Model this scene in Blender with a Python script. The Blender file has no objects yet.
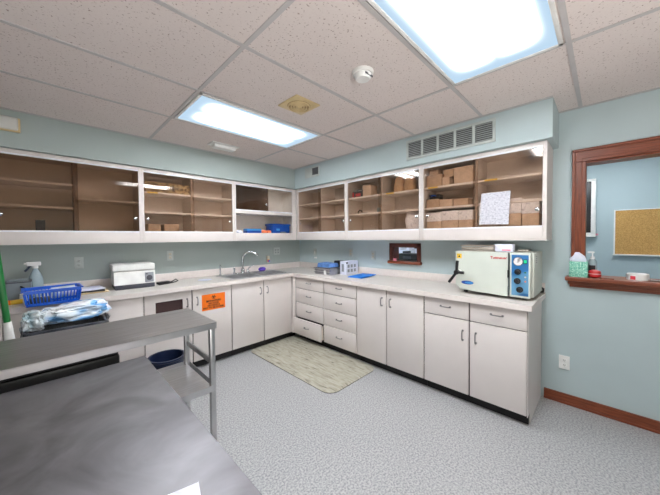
import bpy, bmesh, math, random
from mathutils import Matrix, Vector, noise as mnoise
random.seed(7)
C = bpy.context.scene.collection
PI = math.pi
sc = bpy.context.scene

# ------------------------------------------------------------------ materials
MATS = {}
def srgb(r, g, b):
    f = lambda c: (c/255/12.92) if c/255 <= .04045 else ((c/255+.055)/1.055)**2.4
    return (f(r), f(g), f(b), 1)
class NT:
    def __init__(s, m):
        m.use_nodes = True; s.t = m.node_tree; s.t.nodes.clear()
        s.out = s.n('ShaderNodeOutputMaterial')
    def n(s, k, **kw):
        x = s.t.nodes.new(k)
        for a, b in kw.items(): setattr(x, a, b)
        return x
    def l(s, a, b): s.t.links.new(a, b)
def principled(name, col, rough=.5, metal=0., noise_amt=.04, noise_scale=12., bump=0., bump_scale=200., coat=0., spec=.5, trans=0., stretch=None, emis=None, subs=0.):
    m = bpy.data.materials.new(name); t = NT(m)
    b = t.n('ShaderNodeBsdfPrincipled')
    tc = t.n('ShaderNodeTexCoord'); src = tc.outputs['Object']
    if stretch:
        mp = t.n('ShaderNodeMapping'); mp.inputs['Scale'].default_value = stretch; t.l(src, mp.inputs['Vector']); src = mp.outputs[0]
    nz = t.n('ShaderNodeTexNoise'); nz.inputs['Scale'].default_value = noise_scale; nz.inputs['Detail'].default_value = 4
    t.l(src, nz.inputs['Vector'])
    rp = t.n('ShaderNodeValToRGB')
    lo = tuple(max(0, c*(1-noise_amt*2)) for c in col[:3]) + (1,); hi = tuple(min(1, c*(1+noise_amt*2)) for c in col[:3]) + (1,)
    rp.color_ramp.elements[0].color = lo; rp.color_ramp.elements[1].color = hi
    rp.color_ramp.elements[0].position = .3; rp.color_ramp.elements[1].position = .7
    t.l(nz.outputs['Fac'], rp.inputs['Fac']); t.l(rp.outputs[0], b.inputs['Base Color'])
    b.inputs['Roughness'].default_value = rough; b.inputs['Metallic'].default_value = metal
    b.inputs['Specular IOR Level'].default_value = spec; b.inputs['Coat Weight'].default_value = coat
    b.inputs['Transmission Weight'].default_value = trans
    if emis: b.inputs['Emission Color'].default_value = emis[0]; b.inputs['Emission Strength'].default_value = emis[1]
    if bump:
        n2 = t.n('ShaderNodeTexNoise'); n2.inputs['Scale'].default_value = bump_scale; t.l(src, n2.inputs['Vector'])
        bp = t.n('ShaderNodeBump'); bp.inputs['Strength'].default_value = bump; bp.inputs['Distance'].default_value = .003
        t.l(n2.outputs['Fac'], bp.inputs['Height']); t.l(bp.outputs[0], b.inputs['Normal'])
    t.l(b.outputs[0], t.out.inputs[0]); MATS[name] = m
    return m
def ramp_mat(name, scale, stops, rough=.6, detail=4, stretch=None, bump=0., metal=0., rot=None, distort=0., second=None):
    """noise -> colour ramp"""
    m = bpy.data.materials.new(name); t = NT(m)
    b = t.n('ShaderNodeBsdfPrincipled'); g = t.n('ShaderNodeTexCoord'); src = g.outputs['Object']
    mp = t.n('ShaderNodeMapping')
    if stretch: mp.inputs['Scale'].default_value = stretch
    if rot: mp.inputs['Rotation'].default_value = rot
    t.l(src, mp.inputs['Vector'])
    nz = t.n('ShaderNodeTexNoise'); nz.inputs['Scale'].default_value = scale; nz.inputs['Detail'].default_value = detail; nz.inputs['Distortion'].default_value = distort
    t.l(mp.outputs[0], nz.inputs['Vector'])
    rp = t.n('ShaderNodeValToRGB'); e = rp.color_ramp.elements
    while len(e) < len(stops): e.new(.5)
    for i, (p, c) in enumerate(stops): e[i].position = p; e[i].color = c
    t.l(nz.outputs['Fac'], rp.inputs['Fac']); col = rp.outputs[0]
    if second:
        s2, amt = second
        n2 = t.n('ShaderNodeTexNoise'); n2.inputs['Scale'].default_value = s2; n2.inputs['Detail'].default_value = 3
        t.l(src, n2.inputs['Vector'])
        mr = t.n('ShaderNodeMapRange'); mr.inputs[1].default_value = .3; mr.inputs[2].default_value = .7; mr.inputs[3].default_value = 1-amt; mr.inputs[4].default_value = 1+amt
        t.l(n2.outputs['Fac'], mr.inputs[0])
        mx = t.n('ShaderNodeVectorMath', operation='SCALE'); t.l(col, mx.inputs[0]); t.l(mr.outputs[0], mx.inputs['Scale']); col = mx.outputs[0]
    t.l(col, b.inputs['Base Color']); b.inputs['Roughness'].default_value = rough; b.inputs['Metallic'].default_value = metal
    if bump:
        bp = t.n('ShaderNodeBump'); bp.inputs['Strength'].default_value = bump; bp.inputs['Distance'].default_value = .004
        t.l(nz.outputs['Fac'], bp.inputs['Height']); t.l(bp.outputs[0], b.inputs['Normal'])
    t.l(b.outputs[0], t.out.inputs[0]); MATS[name] = m
    return m
def glass_mat(name, tint, refl=1.0, ior=1.5):
    m = bpy.data.materials.new(name); t = NT(m)
    tr = t.n('ShaderNodeBsdfTransparent'); gl = t.n('ShaderNodeBsdfGlossy'); gl.inputs['Roughness'].default_value = .01
    nz = t.n('ShaderNodeTexNoise'); nz.inputs['Scale'].default_value = 3
    mc = t.n('ShaderNodeMix', data_type='RGBA')
    tc = t.n('ShaderNodeTexCoord'); t.l(tc.outputs['Object'], nz.inputs['Vector'])
    t.l(nz.outputs['Fac'], mc.inputs[0]); mc.inputs[6].default_value = tint; mc.inputs[7].default_value = tuple(c*.95 for c in tint[:3]) + (1,)
    t.l(mc.outputs[2], tr.inputs['Color'])
    fr = t.n('ShaderNodeFresnel'); ge = t.n('ShaderNodeNewGeometry')
    im = t.n('ShaderNodeMapRange'); im.inputs[3].default_value = ior; im.inputs[4].default_value = 1/ior
    t.l(ge.outputs['Backfacing'], im.inputs[0]); t.l(im.outputs[0], fr.inputs['IOR'])
    mu = t.n('ShaderNodeMath', operation='MULTIPLY'); mu.inputs[1].default_value = refl; t.l(fr.outputs[0], mu.inputs[0])
    mx = t.n('ShaderNodeMixShader'); t.l(mu.outputs[0], mx.inputs[0]); t.l(tr.outputs[0], mx.inputs[1]); t.l(gl.outputs[0], mx.inputs[2])
    t.l(mx.outputs[0], t.out.inputs[0]); MATS[name] = m
    return m
def light_mat(name, strength, tubes, half):
    """prismatic diffuser lit by tubes running along local x; brightness falls off across local y"""
    m = bpy.data.materials.new(name); t = NT(m)
    tc = t.n('ShaderNodeTexCoord'); sp = t.n('ShaderNodeSeparateXYZ'); t.l(tc.outputs['Object'], sp.inputs[0])
    acc = None
    for ty in tubes:
        s = t.n('ShaderNodeMath', operation='SUBTRACT'); t.l(sp.outputs['Y'], s.inputs[0]); s.inputs[1].default_value = ty
        a = t.n('ShaderNodeMath', operation='ABSOLUTE'); t.l(s.outputs[0], a.inputs[0])
        mr = t.n('ShaderNodeMapRange', interpolation_type='SMOOTHSTEP'); t.l(a.outputs[0], mr.inputs[0])
        mr.inputs[1].default_value = .02; mr.inputs[2].default_value = .165; mr.inputs[3].default_value = 1; mr.inputs[4].default_value = 0
        if acc is None: acc = mr.outputs[0]
        else:
            mx = t.n('ShaderNodeMath', operation='MAXIMUM'); t.l(acc, mx.inputs[0]); t.l(mr.outputs[0], mx.inputs[1]); acc = mx.outputs[0]
    a = t.n('ShaderNodeMath', operation='ABSOLUTE'); t.l(sp.outputs['X'], a.inputs[0])
    ex = t.n('ShaderNodeMapRange', interpolation_type='SMOOTHSTEP'); t.l(a.outputs[0], ex.inputs[0])
    ex.inputs[1].default_value = half-.24; ex.inputs[2].default_value = half-.03; ex.inputs[3].default_value = 1; ex.inputs[4].default_value = 0
    mm = t.n('ShaderNodeMath', operation='MULTIPLY'); t.l(acc, mm.inputs[0]); t.l(ex.outputs[0], mm.inputs[1])
    pw = t.n('ShaderNodeMath', operation='POWER'); pw.inputs[1].default_value = 2.8; t.l(mm.outputs[0], pw.inputs[0])
    st = t.n('ShaderNodeMapRange'); t.l(pw.outputs[0], st.inputs[0]); st.inputs[3].default_value = strength*.02; st.inputs[4].default_value = strength
    rp = t.n('ShaderNodeValToRGB'); rp.color_ramp.elements[0].color = (.47, .64, .80, 1); rp.color_ramp.elements[1].color = (.93, .97, 1, 1); rp.color_ramp.elements[1].position = .6
    t.l(mm.outputs[0], rp.inputs[0])
    em = t.n('ShaderNodeEmission'); t.l(rp.outputs[0], em.inputs['Color']); t.l(st.outputs[0], em.inputs['Strength'])
    t.l(em.outputs[0], t.out.inputs[0]); MATS[name] = m
    return m
P = principled
WALL = P('wall_paint', srgb(166, 177, 175), .75, noise_amt=.015, noise_scale=3, bump=.08, bump_scale=350)
WALLB = P('wall_paint_blue', srgb(182, 197, 200), .75, noise_amt=.015, noise_scale=3, bump=.08, bump_scale=350)
WALLFAR = P('wall_paint_far', srgb(172, 190, 196), .75, noise_amt=.01, noise_scale=3)
CEIL = ramp_mat('ceiling_tile', 95, [(0, srgb(160, 142, 136)), (.335, srgb(164, 146, 140)), (.365, srgb(220, 209, 205)), (1, srgb(226, 216, 212))], .9, detail=5, second=(2.2, .015))
GRID = P('ceiling_grid_metal', srgb(188, 184, 184), .5, noise_amt=.02)
FLOOR = ramp_mat('floor_vinyl', 88, [(0, srgb(118, 120, 124)), (.38, srgb(140, 141, 144)), (.5, srgb(166, 166, 168)), (.62, srgb(184, 184, 184)), (1, srgb(196, 196, 196))], .42, detail=6, second=(1.2, .03))
LAM = P('cabinet_laminate', srgb(216, 208, 205), .42, noise_amt=.012, noise_scale=5)
LAMD = P('cabinet_gap_dark', srgb(40, 30, 33), .8)
INNER = P('cabinet_interior', srgb(220, 210, 200), .6, noise_amt=.02)
SHELFM = P('lit_shelf_laminate', srgb(236, 228, 220), .5, noise_amt=.01)  # interior laminate made lighter so the shelf edges look lit
COUNTER = ramp_mat('counter_laminate', 160, [(.3, srgb(204, 198, 193)), (.5, srgb(212, 206, 201)), (.7, srgb(218, 212, 207))], .35, detail=5)
SPLASH = ramp_mat('counter_edge_laminate', 40, [(.3, srgb(219, 209, 205)), (.7, srgb(225, 216, 212))], .4)
KICK = P('toe_kick_rubber', srgb(22, 20, 22), .6)
TRACK = P('white_track', srgb(228, 230, 236), .3)
NICKEL = P('satin_nickel', srgb(150, 148, 150), .3, 1., noise_amt=.01)
CHROME = P('chrome', srgb(205, 208, 212), .14, 1., noise_amt=.01)
SINKM = ramp_mat('sink_steel', 5, [(.25, srgb(205, 205, 206)), (.75, srgb(226, 226, 228))], .42, metal=1., second=(2, .05))
STEEL = ramp_mat('brushed_steel', 5, [(.25, srgb(182, 181, 183)), (.75, srgb(206, 206, 209))], .30, metal=1., stretch=(1, 14, 1), second=(2, .06))
STEELT = ramp_mat('worn_table_steel', 4, [(.3, srgb(112, 109, 113)), (.7, srgb(146, 145, 149))], .5, metal=1., stretch=(1, 1, 1), distort=1.5, second=(11, .05))
WOOD = ramp_mat('red_oak_trim', 9, [(.25, srgb(92, 44, 26)), (.5, srgb(124, 62, 38)), (.75, srgb(146, 78, 48))], .38, stretch=(14, 1, 1), detail=6)
WOODV = ramp_mat('red_oak_trim_upright', 9, [(.25, srgb(92, 44, 26)), (.5, srgb(124, 62, 38)), (.75, srgb(146, 78, 48))], .38, stretch=(14, 14, 1), detail=6)
WOODY = ramp_mat('red_oak_trim_level', 9, [(.25, srgb(92, 44, 26)), (.5, srgb(124, 62, 38)), (.75, srgb(146, 78, 48))], .38, stretch=(14, 1, 14), detail=6)
WOODD = P('dark_wood', srgb(88, 44, 36), .4, noise_amt=.1)
PLATE = P('painted_plate', srgb(190, 198, 196), .5)
WHITE = P('white_plastic', srgb(232, 232, 230), .35)
PLENS = P('dull_white_lens', srgb(206, 206, 202), .4)
IVORY = P('ivory_plastic', srgb(214, 208, 190), .4)
CREAM = P('aged_cream_plastic', srgb(208, 186, 142), .5)
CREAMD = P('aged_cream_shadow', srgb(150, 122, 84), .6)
BLACK = P('black_plastic', srgb(24, 24, 27), .4)
DARKSLOT = P('slot_shadow', srgb(58, 36, 36), .7)
DARK = P('dark_void', srgb(12, 11, 12), .8)
GREY = P('grey_plastic', srgb(112, 122, 128), .5)
DGREY = P('dark_grey_plastic', srgb(66, 68, 78), .5)
SILV = P('silver_label', srgb(150, 154, 162), .3, .6)
BLUE = P('blue_plastic', srgb(26, 98, 218), .35)
BLUED = P('deep_blue_plastic', srgb(12, 72, 160), .35)
BLUEL = P('blue_cloth', srgb(92, 134, 196), .85, noise_amt=.12, noise_scale=40, bump=.4, bump_scale=80)
BLUEP = P('blue_drape_paper', srgb(36, 124, 220), .7, noise_amt=.06, noise_scale=30)
SKYB = P('sky_blue_card', srgb(64, 140, 205), .5)
NAVY = P('navy_plastic', srgb(22, 34, 62), .35)
GREEN = P('green_enamel', srgb(24, 112, 52), .3)
YEL = P('yellow_plastic', srgb(232, 190, 60), .5)
ORANGE = P('orange_sign', srgb(242, 118, 20), .5, noise_amt=.02)
ORANGES = P('salmon_rubber', srgb(240, 130, 92), .6)
RED = P('red_plastic', srgb(192, 36, 40), .35)
REDINK = P('red_ink', srgb(212, 60, 74), .5)
PINK = P('pink_note', srgb(240, 150, 170), .7)
PURPLE = P('purple_sponge', srgb(92, 66, 176), .9, bump=.6, bump_scale=150)
INK = P('black_ink', srgb(30, 16, 20), .6)
PAPER = ramp_mat('printed_paper', 60, [(0, srgb(150, 150, 164)), (.36, srgb(168, 168, 180)), (.5, srgb(200, 199, 208)), (1, srgb(226, 226, 232))], .7, stretch=(1, .35, 1.6))
PLAINP = P('plain_paper', srgb(222, 224, 240), .7, noise_amt=.01)
MANILA = P('manila_card', srgb(226, 204, 160), .7)
CARD = P('cardboard', srgb(192, 164, 138), .85, noise_amt=.05, noise_scale=25)
CARDL = P('pale_cardboard', srgb(208, 182, 158), .85, noise_amt=.05, noise_scale=25)
CARDW = ramp_mat('mottled_white', 40, [(.28, srgb(180, 176, 180)), (.42, srgb(240, 236, 238)), (.8, srgb(250, 248, 250))], .6, distort=1.2)
BAGP = P('brown_paper', srgb(196, 160, 122), .85, noise_amt=.09, noise_scale=18, bump=.6, bump_scale=30)
TILECARD = ramp_mat('patterned_carton', 30, [(.35, srgb(88, 66, 44)), (.5, srgb(170, 140, 98)), (.7, srgb(200, 176, 130))], .8)
CORK = ramp_mat('cork', 120, [(.3, srgb(164, 124, 70)), (.55, srgb(196, 154, 92)), (.75, srgb(208, 170, 110))], .9, second=(3, .05))
MATM = ramp_mat('marbled_rubber', 8, [(.28, srgb(88, 80, 72)), (.37, srgb(150, 145, 130)), (.5, srgb(168, 164, 149)), (.7, srgb(180, 177, 163))], .75, detail=9, stretch=(5, .9, 1), rot=(0, 0, .35), distort=.8)
MATE = P('mat_edge_rubber', srgb(58, 55, 50), .8)
TISSUE = ramp_mat('tissue_box_print', 110, [(.4, srgb(84, 164, 140)), (.52, srgb(130, 196, 174)), (.62, srgb(190, 226, 212))], .6)
POLYBAG = ramp_mat('white_blue_polythene', 7, [(.3, srgb(236, 238, 242)), (.46, srgb(206, 220, 234)), (.54, srgb(120, 176, 228)), (.7, srgb(70, 140, 220))], .18, detail=1, distort=.6, stretch=(.55, 1, 1.6))
POLYWH = ramp_mat('white_polythene', 9, [(.3, srgb(150, 186, 200)), (.5, srgb(206, 216, 222)), (.75, srgb(232, 236, 238))], .2, detail=1, bump=.25, distort=.8)
LINER = glass_mat('clear_liner', (.86, .88, .90, 1), 2.0)
CLEARP = P('milky_bottle', srgb(180, 200, 208), .25, noise_amt=.02, trans=.25)
AUTOP = P('autoclave_enamel', srgb(204, 209, 200), .3, noise_amt=.01)
AUTOB = P('autoclave_case', srgb(198, 201, 192), .4, noise_amt=.01)
BFACE = ramp_mat('blue_fascia', 4.5, [(.4, srgb(36, 100, 156)), (.5, srgb(42, 110, 168)), (.53, srgb(92, 150, 192)), (.7, srgb(104, 160, 200))], .35, detail=0, distort=.6)
GSWITCH = P('green_lamp_switch', srgb(20, 160, 110), .3, emis=(srgb(20, 190, 130), .6))
DIAL = ramp_mat('dial_face', 22, [(.4, srgb(120, 110, 112)), (.5, srgb(222, 218, 216)), (.8, srgb(236, 234, 232))], .4)
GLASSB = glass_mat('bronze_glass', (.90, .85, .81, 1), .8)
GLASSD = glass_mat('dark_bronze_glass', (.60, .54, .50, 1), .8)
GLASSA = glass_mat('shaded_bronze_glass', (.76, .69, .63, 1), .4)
GLASSC = glass_mat('clear_glass', (.97, .98, .98, 1), 1.0)
LOUV = P('louver_shadow', srgb(96, 98, 100), .6)
VENTM = P('vent_enamel', srgb(186, 194, 192), .5)
METALW = P('rack_wire', srgb(196, 186, 176), .45, .7)

# ------------------------------------------------------------------ mesh builder
class MB:
    def __init__(s): s.v = []; s.f = []; s.m = []; s.mats = []
    def mi(s, mat):
        if mat not in s.mats: s.mats.append(mat)
        return s.mats.index(mat)
    def add(s, verts, faces, mat, M=None):
        o = len(s.v); k = s.mi(mat)
        for p in verts:
            p = Vector(p); s.v.append(tuple(M @ p) if M else tuple(p))
        for f in faces: s.f.append([o+i for i in f]); s.m.append(k)
        return s
    def bm(s, b, mat, M=None):
        b.verts.ensure_lookup_table(); b.verts.index_update()
        return s.add([v.co.copy() for v in b.verts], [[v.index for v in f.verts] for f in b.faces], mat, M)
    def box(s, x0, x1, y0, y1, z0, z1, mat, bev=0., M=None, seg=2):
        b = bmesh.new()
        bmesh.ops.create_cube(b, size=1, matrix=Matrix.Translation(((x0+x1)/2, (y0+y1)/2, (z0+z1)/2)) @ Matrix.Diagonal((abs(x1-x0), abs(y1-y0), abs(z1-z0), 1)))
        if bev: bmesh.ops.bevel(b, geom=list(b.edges), offset=bev, segments=seg, affect='EDGES', profile=.5)
        s.bm(b, mat, M); b.free(); return s
    def lathe(s, prof, mat, M=None, n=24):
        vs, fs = [], []
        for (r, z) in prof:
            for i in range(n):
                a = 2*PI*i/n; vs.append((r*math.cos(a), r*math.sin(a), z))
        for k in range(len(prof)-1):
            for i in range(n):
                j = (i+1) % n; fs.append([k*n+i, k*n+j, (k+1)*n+j, (k+1)*n+i])
        fs.append(list(range(n))[::-1]); fs.append([(len(prof)-1)*n+i for i in range(n)])
        return s.add(vs, fs, mat, M)
    def cyl(s, p, q, r, mat, n=16, r2=None):
        p, q = Vector(p), Vector(q); d = q-p
        M = Matrix.Translation(p) @ d.to_track_quat('Z', 'Y').to_matrix().to_4x4()
        return s.lathe([(r, 0), (r if r2 is None else r2, d.length)], mat, M, n)
    def tube(s, pts, r, mat, n=10):
        pts = [Vector(p) for p in pts]; vs, fs = [], []
        up = Vector((0, 0, 1)); prev = None
        for i, p in enumerate(pts):
            t = (pts[min(i+1, len(pts)-1)]-pts[max(i-1, 0)]).normalized()
            a = (prev - t*prev.dot(t)) if prev is not None else (up.cross(t) if abs(t.z) < .95 else Vector((1, 0, 0)).cross(t))
            a.normalize(); b = t.cross(a); prev = a
            for k in range(n):
                w = 2*PI*k/n; vs.append(p + (a*math.cos(w)+b*math.sin(w))*r)
        for i in range(len(pts)-1):
            for k in range(n):
                j = (k+1) % n; fs.append([i*n+k, i*n+j, (i+1)*n+j, (i+1)*n+k])
        fs.append(list(range(n))[::-1]); fs.append([(len(pts)-1)*n+k for k in range(n)])
        return s.add(vs, fs, mat)
    def prism(s, poly, h, mat, M=None):
        """extrude xy polygon by h along z"""
        n = len(poly)
        vs = [(x, y, 0) for x, y in poly] + [(x, y, h) for x, y in poly]
        fs = [list(range(n))[::-1], [n+i for i in range(n)]] + [[i, (i+1) % n, n+(i+1) % n, n+i] for i in range(n)]
        return s.add(vs, fs, mat, M)
    def blob(s, c, size, mat, amp=.15, freq=4., sub=4, seed=0, flat=None, rot=0.):
        b = bmesh.new(); bmesh.ops.create_icosphere(b, subdivisions=sub, radius=1)
        off = Vector((seed*3.1, seed*1.7, seed*.9))
        for v in b.verts:
            d = v.co.normalized()
            k = 1 + amp*mnoise.noise(d*freq*.4+off) + amp*.45*mnoise.noise(d*freq*1.0+off) + amp*.12*(1-abs(mnoise.noise(d*freq*2+off))*2)
            q = Vector((math.copysign(abs(d.x)**.75, d.x), math.copysign(abs(d.y)**.75, d.y), math.copysign(abs(d.z)**.8, d.z)))*k
            v.co = Vector((q.x*size[0], q.y*size[1], q.z*size[2]))
            if flat is not None and v.co.z < flat: v.co.z = flat + (v.co.z-flat)*.05
        s.bm(b, mat, Matrix.Translation(c) @ Matrix.Rotation(rot, 4, 'Z')); b.free(); return s
    def text(s, txt, size, mat, M, align='CENTER', bold=.022):
        cu = bpy.data.curves.new('lettering', 'FONT'); cu.body = txt; cu.size = size; cu.align_x = align; cu.align_y = 'CENTER'; cu.extrude = .0003; cu.offset = size*bold; cu.resolution_u = 2
        ob = bpy.data.objects.new('lettering', cu); C.objects.link(ob)
        me = bpy.data.meshes.new_from_object(ob.evaluated_get(bpy.context.evaluated_depsgraph_get()))
        s.add([v.co.copy() for v in me.vertices], [list(p.vertices) for p in me.polygons], mat, M)
        bpy.data.objects.remove(ob); bpy.data.curves.remove(cu); bpy.data.meshes.remove(me); return s
    def build(s, name, parent=None, loc=None, label=None, smooth=True):
        me = bpy.data.meshes.new(name); me.from_pydata(s.v, [], s.f)
        for m in s.mats: me.materials.append(m)
        for p, k in zip(me.polygons, s.m): p.material_index = k; p.use_smooth = smooth
        b = bmesh.new(); b.from_mesh(me); bmesh.ops.recalc_face_normals(b, faces=b.faces); b.to_mesh(me); b.free()
        if smooth: me.set_sharp_from_angle(angle=math.radians(38))
        o = bpy.data.objects.new(name, me); C.objects.link(o)
        if parent: o.parent = parent
        if loc: o.location = loc
        if label: o['label'] = label
        return o
def tag(o, label, cat, group=None, kind=None):
    o['label'] = label; o['category'] = cat
    if group: o['group'] = group
    if kind: o['kind'] = kind
    return o
def thing(name, label, cat, loc=(0, 0, 0), rz=0., group=None):
    o = bpy.data.objects.new(name, None); o.empty_display_size = .05; C.objects.link(o)
    o.location = loc; o.rotation_euler = (0, 0, rz); return tag(o, label, cat, group)
def single(name, mb, label, cat, loc=(0, 0, 0), rz=0., group=None):
    o = mb.build(name); o.location = loc; o.rotation_euler = (0, 0, rz); return tag(o, label, cat, group)
def struct(name, mb):
    o = mb.build(name, smooth=False); o['kind'] = 'structure'; return o
RB = -PI/2           # local frame of things on the right wall: local x runs along the wall to the right, front faces -y

# ------------------------------------------------------------------ room shell
HC = 2.434; XL = -5.0; YB = -5.4; UD = .335
OY0, OY1, OZ0, OZ1 = -3.592, -4.72, 1.075, 2.0        # pass-through
SY0, SY1, SZ0, SZ1 = -1.83, -2.16, 1.115, 1.29        # small opening
struct('floor', MB().box(XL-.2, 2.3, YB-.2, .2, -.1, 0, FLOOR))
struct('ceiling', MB().box(XL-.2, 2.3, YB-.2, .2, HC, HC+.1, CEIL))
struct('wall_back', MB().box(XL-.2, 0, YB-.12, YB, 0, HC, WALL))
struct('wall_sink', MB().box(XL-.2, 0, 0, .12, 0, HC, WALL))
wb = MB()
T = .12
wb.box(0, T, .12, SY0, 0, HC, WALLB).box(0, T, SY0, SY1, 0, SZ0, WALLB).box(0, T, SY0, SY1, SZ1, HC, WALLB)
wb.box(0, T, SY1, OY0, 0, HC, WALLB).box(0, T, OY0, OY1, 0, OZ0, WALLB).box(0, T, OY0, OY1, OZ1, HC, WALLB).box(0, T, OY1, YB-.12, 0, HC, WALLB)
struct('wall_right', wb)
wl = MB(); WY = (-.55, -2.75); WZ = (1.45, 2.25)
wl.box(XL-.12, XL, 0, WY[0], 0, HC, WALL).box(XL-.12, XL, WY[0], WY[1], 0, WZ[0], WALL).box(XL-.12, XL, WY[0], WY[1], WZ[1], HC, WALL).box(XL-.12, XL, WY[1], YB, 0, HC, WALL)
struct('wall_left', wl)
w = MB()
for k in range(4):
    y = WY[0]+(WY[1]-WY[0])*k/3; w.box(XL-.10, XL+.01, y-.025, y+.025, WZ[0], WZ[1], WHITE)
w.box(XL-.10, XL+.01, WY[0], WY[1], WZ[0]-.02, WZ[0]+.03, WHITE).box(XL-.10, XL+.01, WY[0], WY[1], WZ[1]-.03, WZ[1]+.02, WHITE)
win = struct('window_1', w)
MB().box(XL-.06, XL-.055, WY[0], WY[1], WZ[0], WZ[1], GLASSC).build('window_pane', win)
# soffits above the upper cabinets
SD = .375; ZT = 2.14
struct('wall_soffit_sink', MB().box(XL, 0, -SD, -.001, ZT, HC-.001, WALL))
struct('wall_soffit_right', MB().box(-SD-.01, -.001, -3.425, -SD-.001, ZT, HC-.001, WALLB))
# ceiling T-grid
g = MB(); XS = (-4.69, -3.47, -2.265, -1.065); YS = (-1.10, -1.70, -2.33, -2.95, -3.56, -4.17, -4.78)
for x in XS: g.box(x-.012, x+.012, YB, -SD, HC-.0042, HC-.0005, GRID)
for y in YS:
    g.box(XL, 0 if y < -3.43 else -SD-.012, y-.012, y+.012, HC-.005, HC-.0005, GRID)
g.box(XL, -SD-.01, -SD-.022, -SD, HC-.006, HC-.0005, GRID).box(-SD-.034, -SD-.0105, -3.425, -SD, HC-.006, HC-.0005, GRID)
g.box(-.022, -.0005, YB, -3.425, HC-.006, HC-.0005, GRID)
struct('trim_1', g)
# oak baseboard
struct('baseboard_right', MB().box(-.018, -.0005, -3.345, YB, 0, .085, WOODY, .002).box(-.024, -.0005, -3.345, YB, 0.0, .02, WOODY, .003))
# back room beyond the openings
struct('wall_far', MB().box(2.0, 2.1, -5.5, .1, 0, HC, WALLFAR))
struct('wall_far_left', MB().box(T, 2.0, .0, .1, 0, HC, WALLFAR))
struct('wall_far_right', MB().box(T, 2.0, YB-.1, YB, 0, HC, WALLFAR))

# oak casing of the pass-through
cs = MB(); cx0, cx1 = -.022, -.0005
cs.box(cx0, cx1, OY0+.078, OY0-.002, OZ0-.03, OZ1-.003, WOODV, .004).box(cx0-.012, cx1, OY0+.078, OY0+.058, OZ0-.03, OZ1+.074, WOODV, .004)
cs.box(cx0-.004, cx1, OY0+.02, OY0-.006, OZ0-.03, OZ1-.007, WOODV, .003)
cs.box(cx0, cx1, OY1-.078, OY1+.002, OZ0-.03, OZ1-.003, WOODV, .004).box(cx0-.012, cx1, OY1-.078, OY1-.058, OZ0-.03, OZ1+.074, WOODV, .004)
cs.box(cx0, cx1, OY0+.0785, OY1-.0785, OZ1-.002, OZ1+.094, WOODY, .004).box(cx0-.012, cx1, OY0+.078, OY1-.078, OZ1+.075, OZ1+.096, WOODY, .004)
cs.box(cx0-.004, cx1, OY0+.02, OY1-.02, OZ1-.006, OZ1+.02, WOODY, .003)
for y0, y1 in ((OY0-.0, OY0-.005), (OY1, OY1+.005)): cs.box(-.0005, T+.02, y0, y1, OZ0, OZ1, WOODV)
cs.box(-.0005, T+.02, OY0, OY1, OZ1-.018, OZ1, WOODY)
struct('trim_2', cs)
sl = MB().box(-.10, T+.06, OY0+.11, OY1-.11, OZ0-.028, OZ0+.004, WOODY, .006)
sl.box(-.055, -.0005, OY0+.095, OY1-.095, OZ0-.06, OZ0-.028, WOODY, .006).box(-.03, -.0005, OY0+.085, OY1-.085, OZ0-.085, OZ0-.06, WOODY, .004)
struct('trim_3', sl)
# small oak framed opening
so = MB(); a = .043
so.box(-.02, -.0005, SY0+a, SY0-.001, SZ0-.03, SZ1+.04, WOODD, .003).box(-.02, -.0005, SY1-a, SY1+.001, SZ0-.03, SZ1+.04, WOODD, .003)
so.box(-.02, -.0005, SY0+a, SY1-a, SZ1, SZ1+.04, WOODD, .003)
so.box(-.0005, T, SY0, SY0-.012, SZ0, SZ1, WOODD).box(-.0005, T, SY1, SY1+.012, SZ0, SZ1, WOODD).box(-.0005, T, SY0, SY1, SZ1-.012, SZ1, WOODD)
so.box(-.05, T, SY0+a+.01, SY1-a-.01, SZ0-.035, SZ0, WOODY, .008)
struct('trim_4', so)

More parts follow.
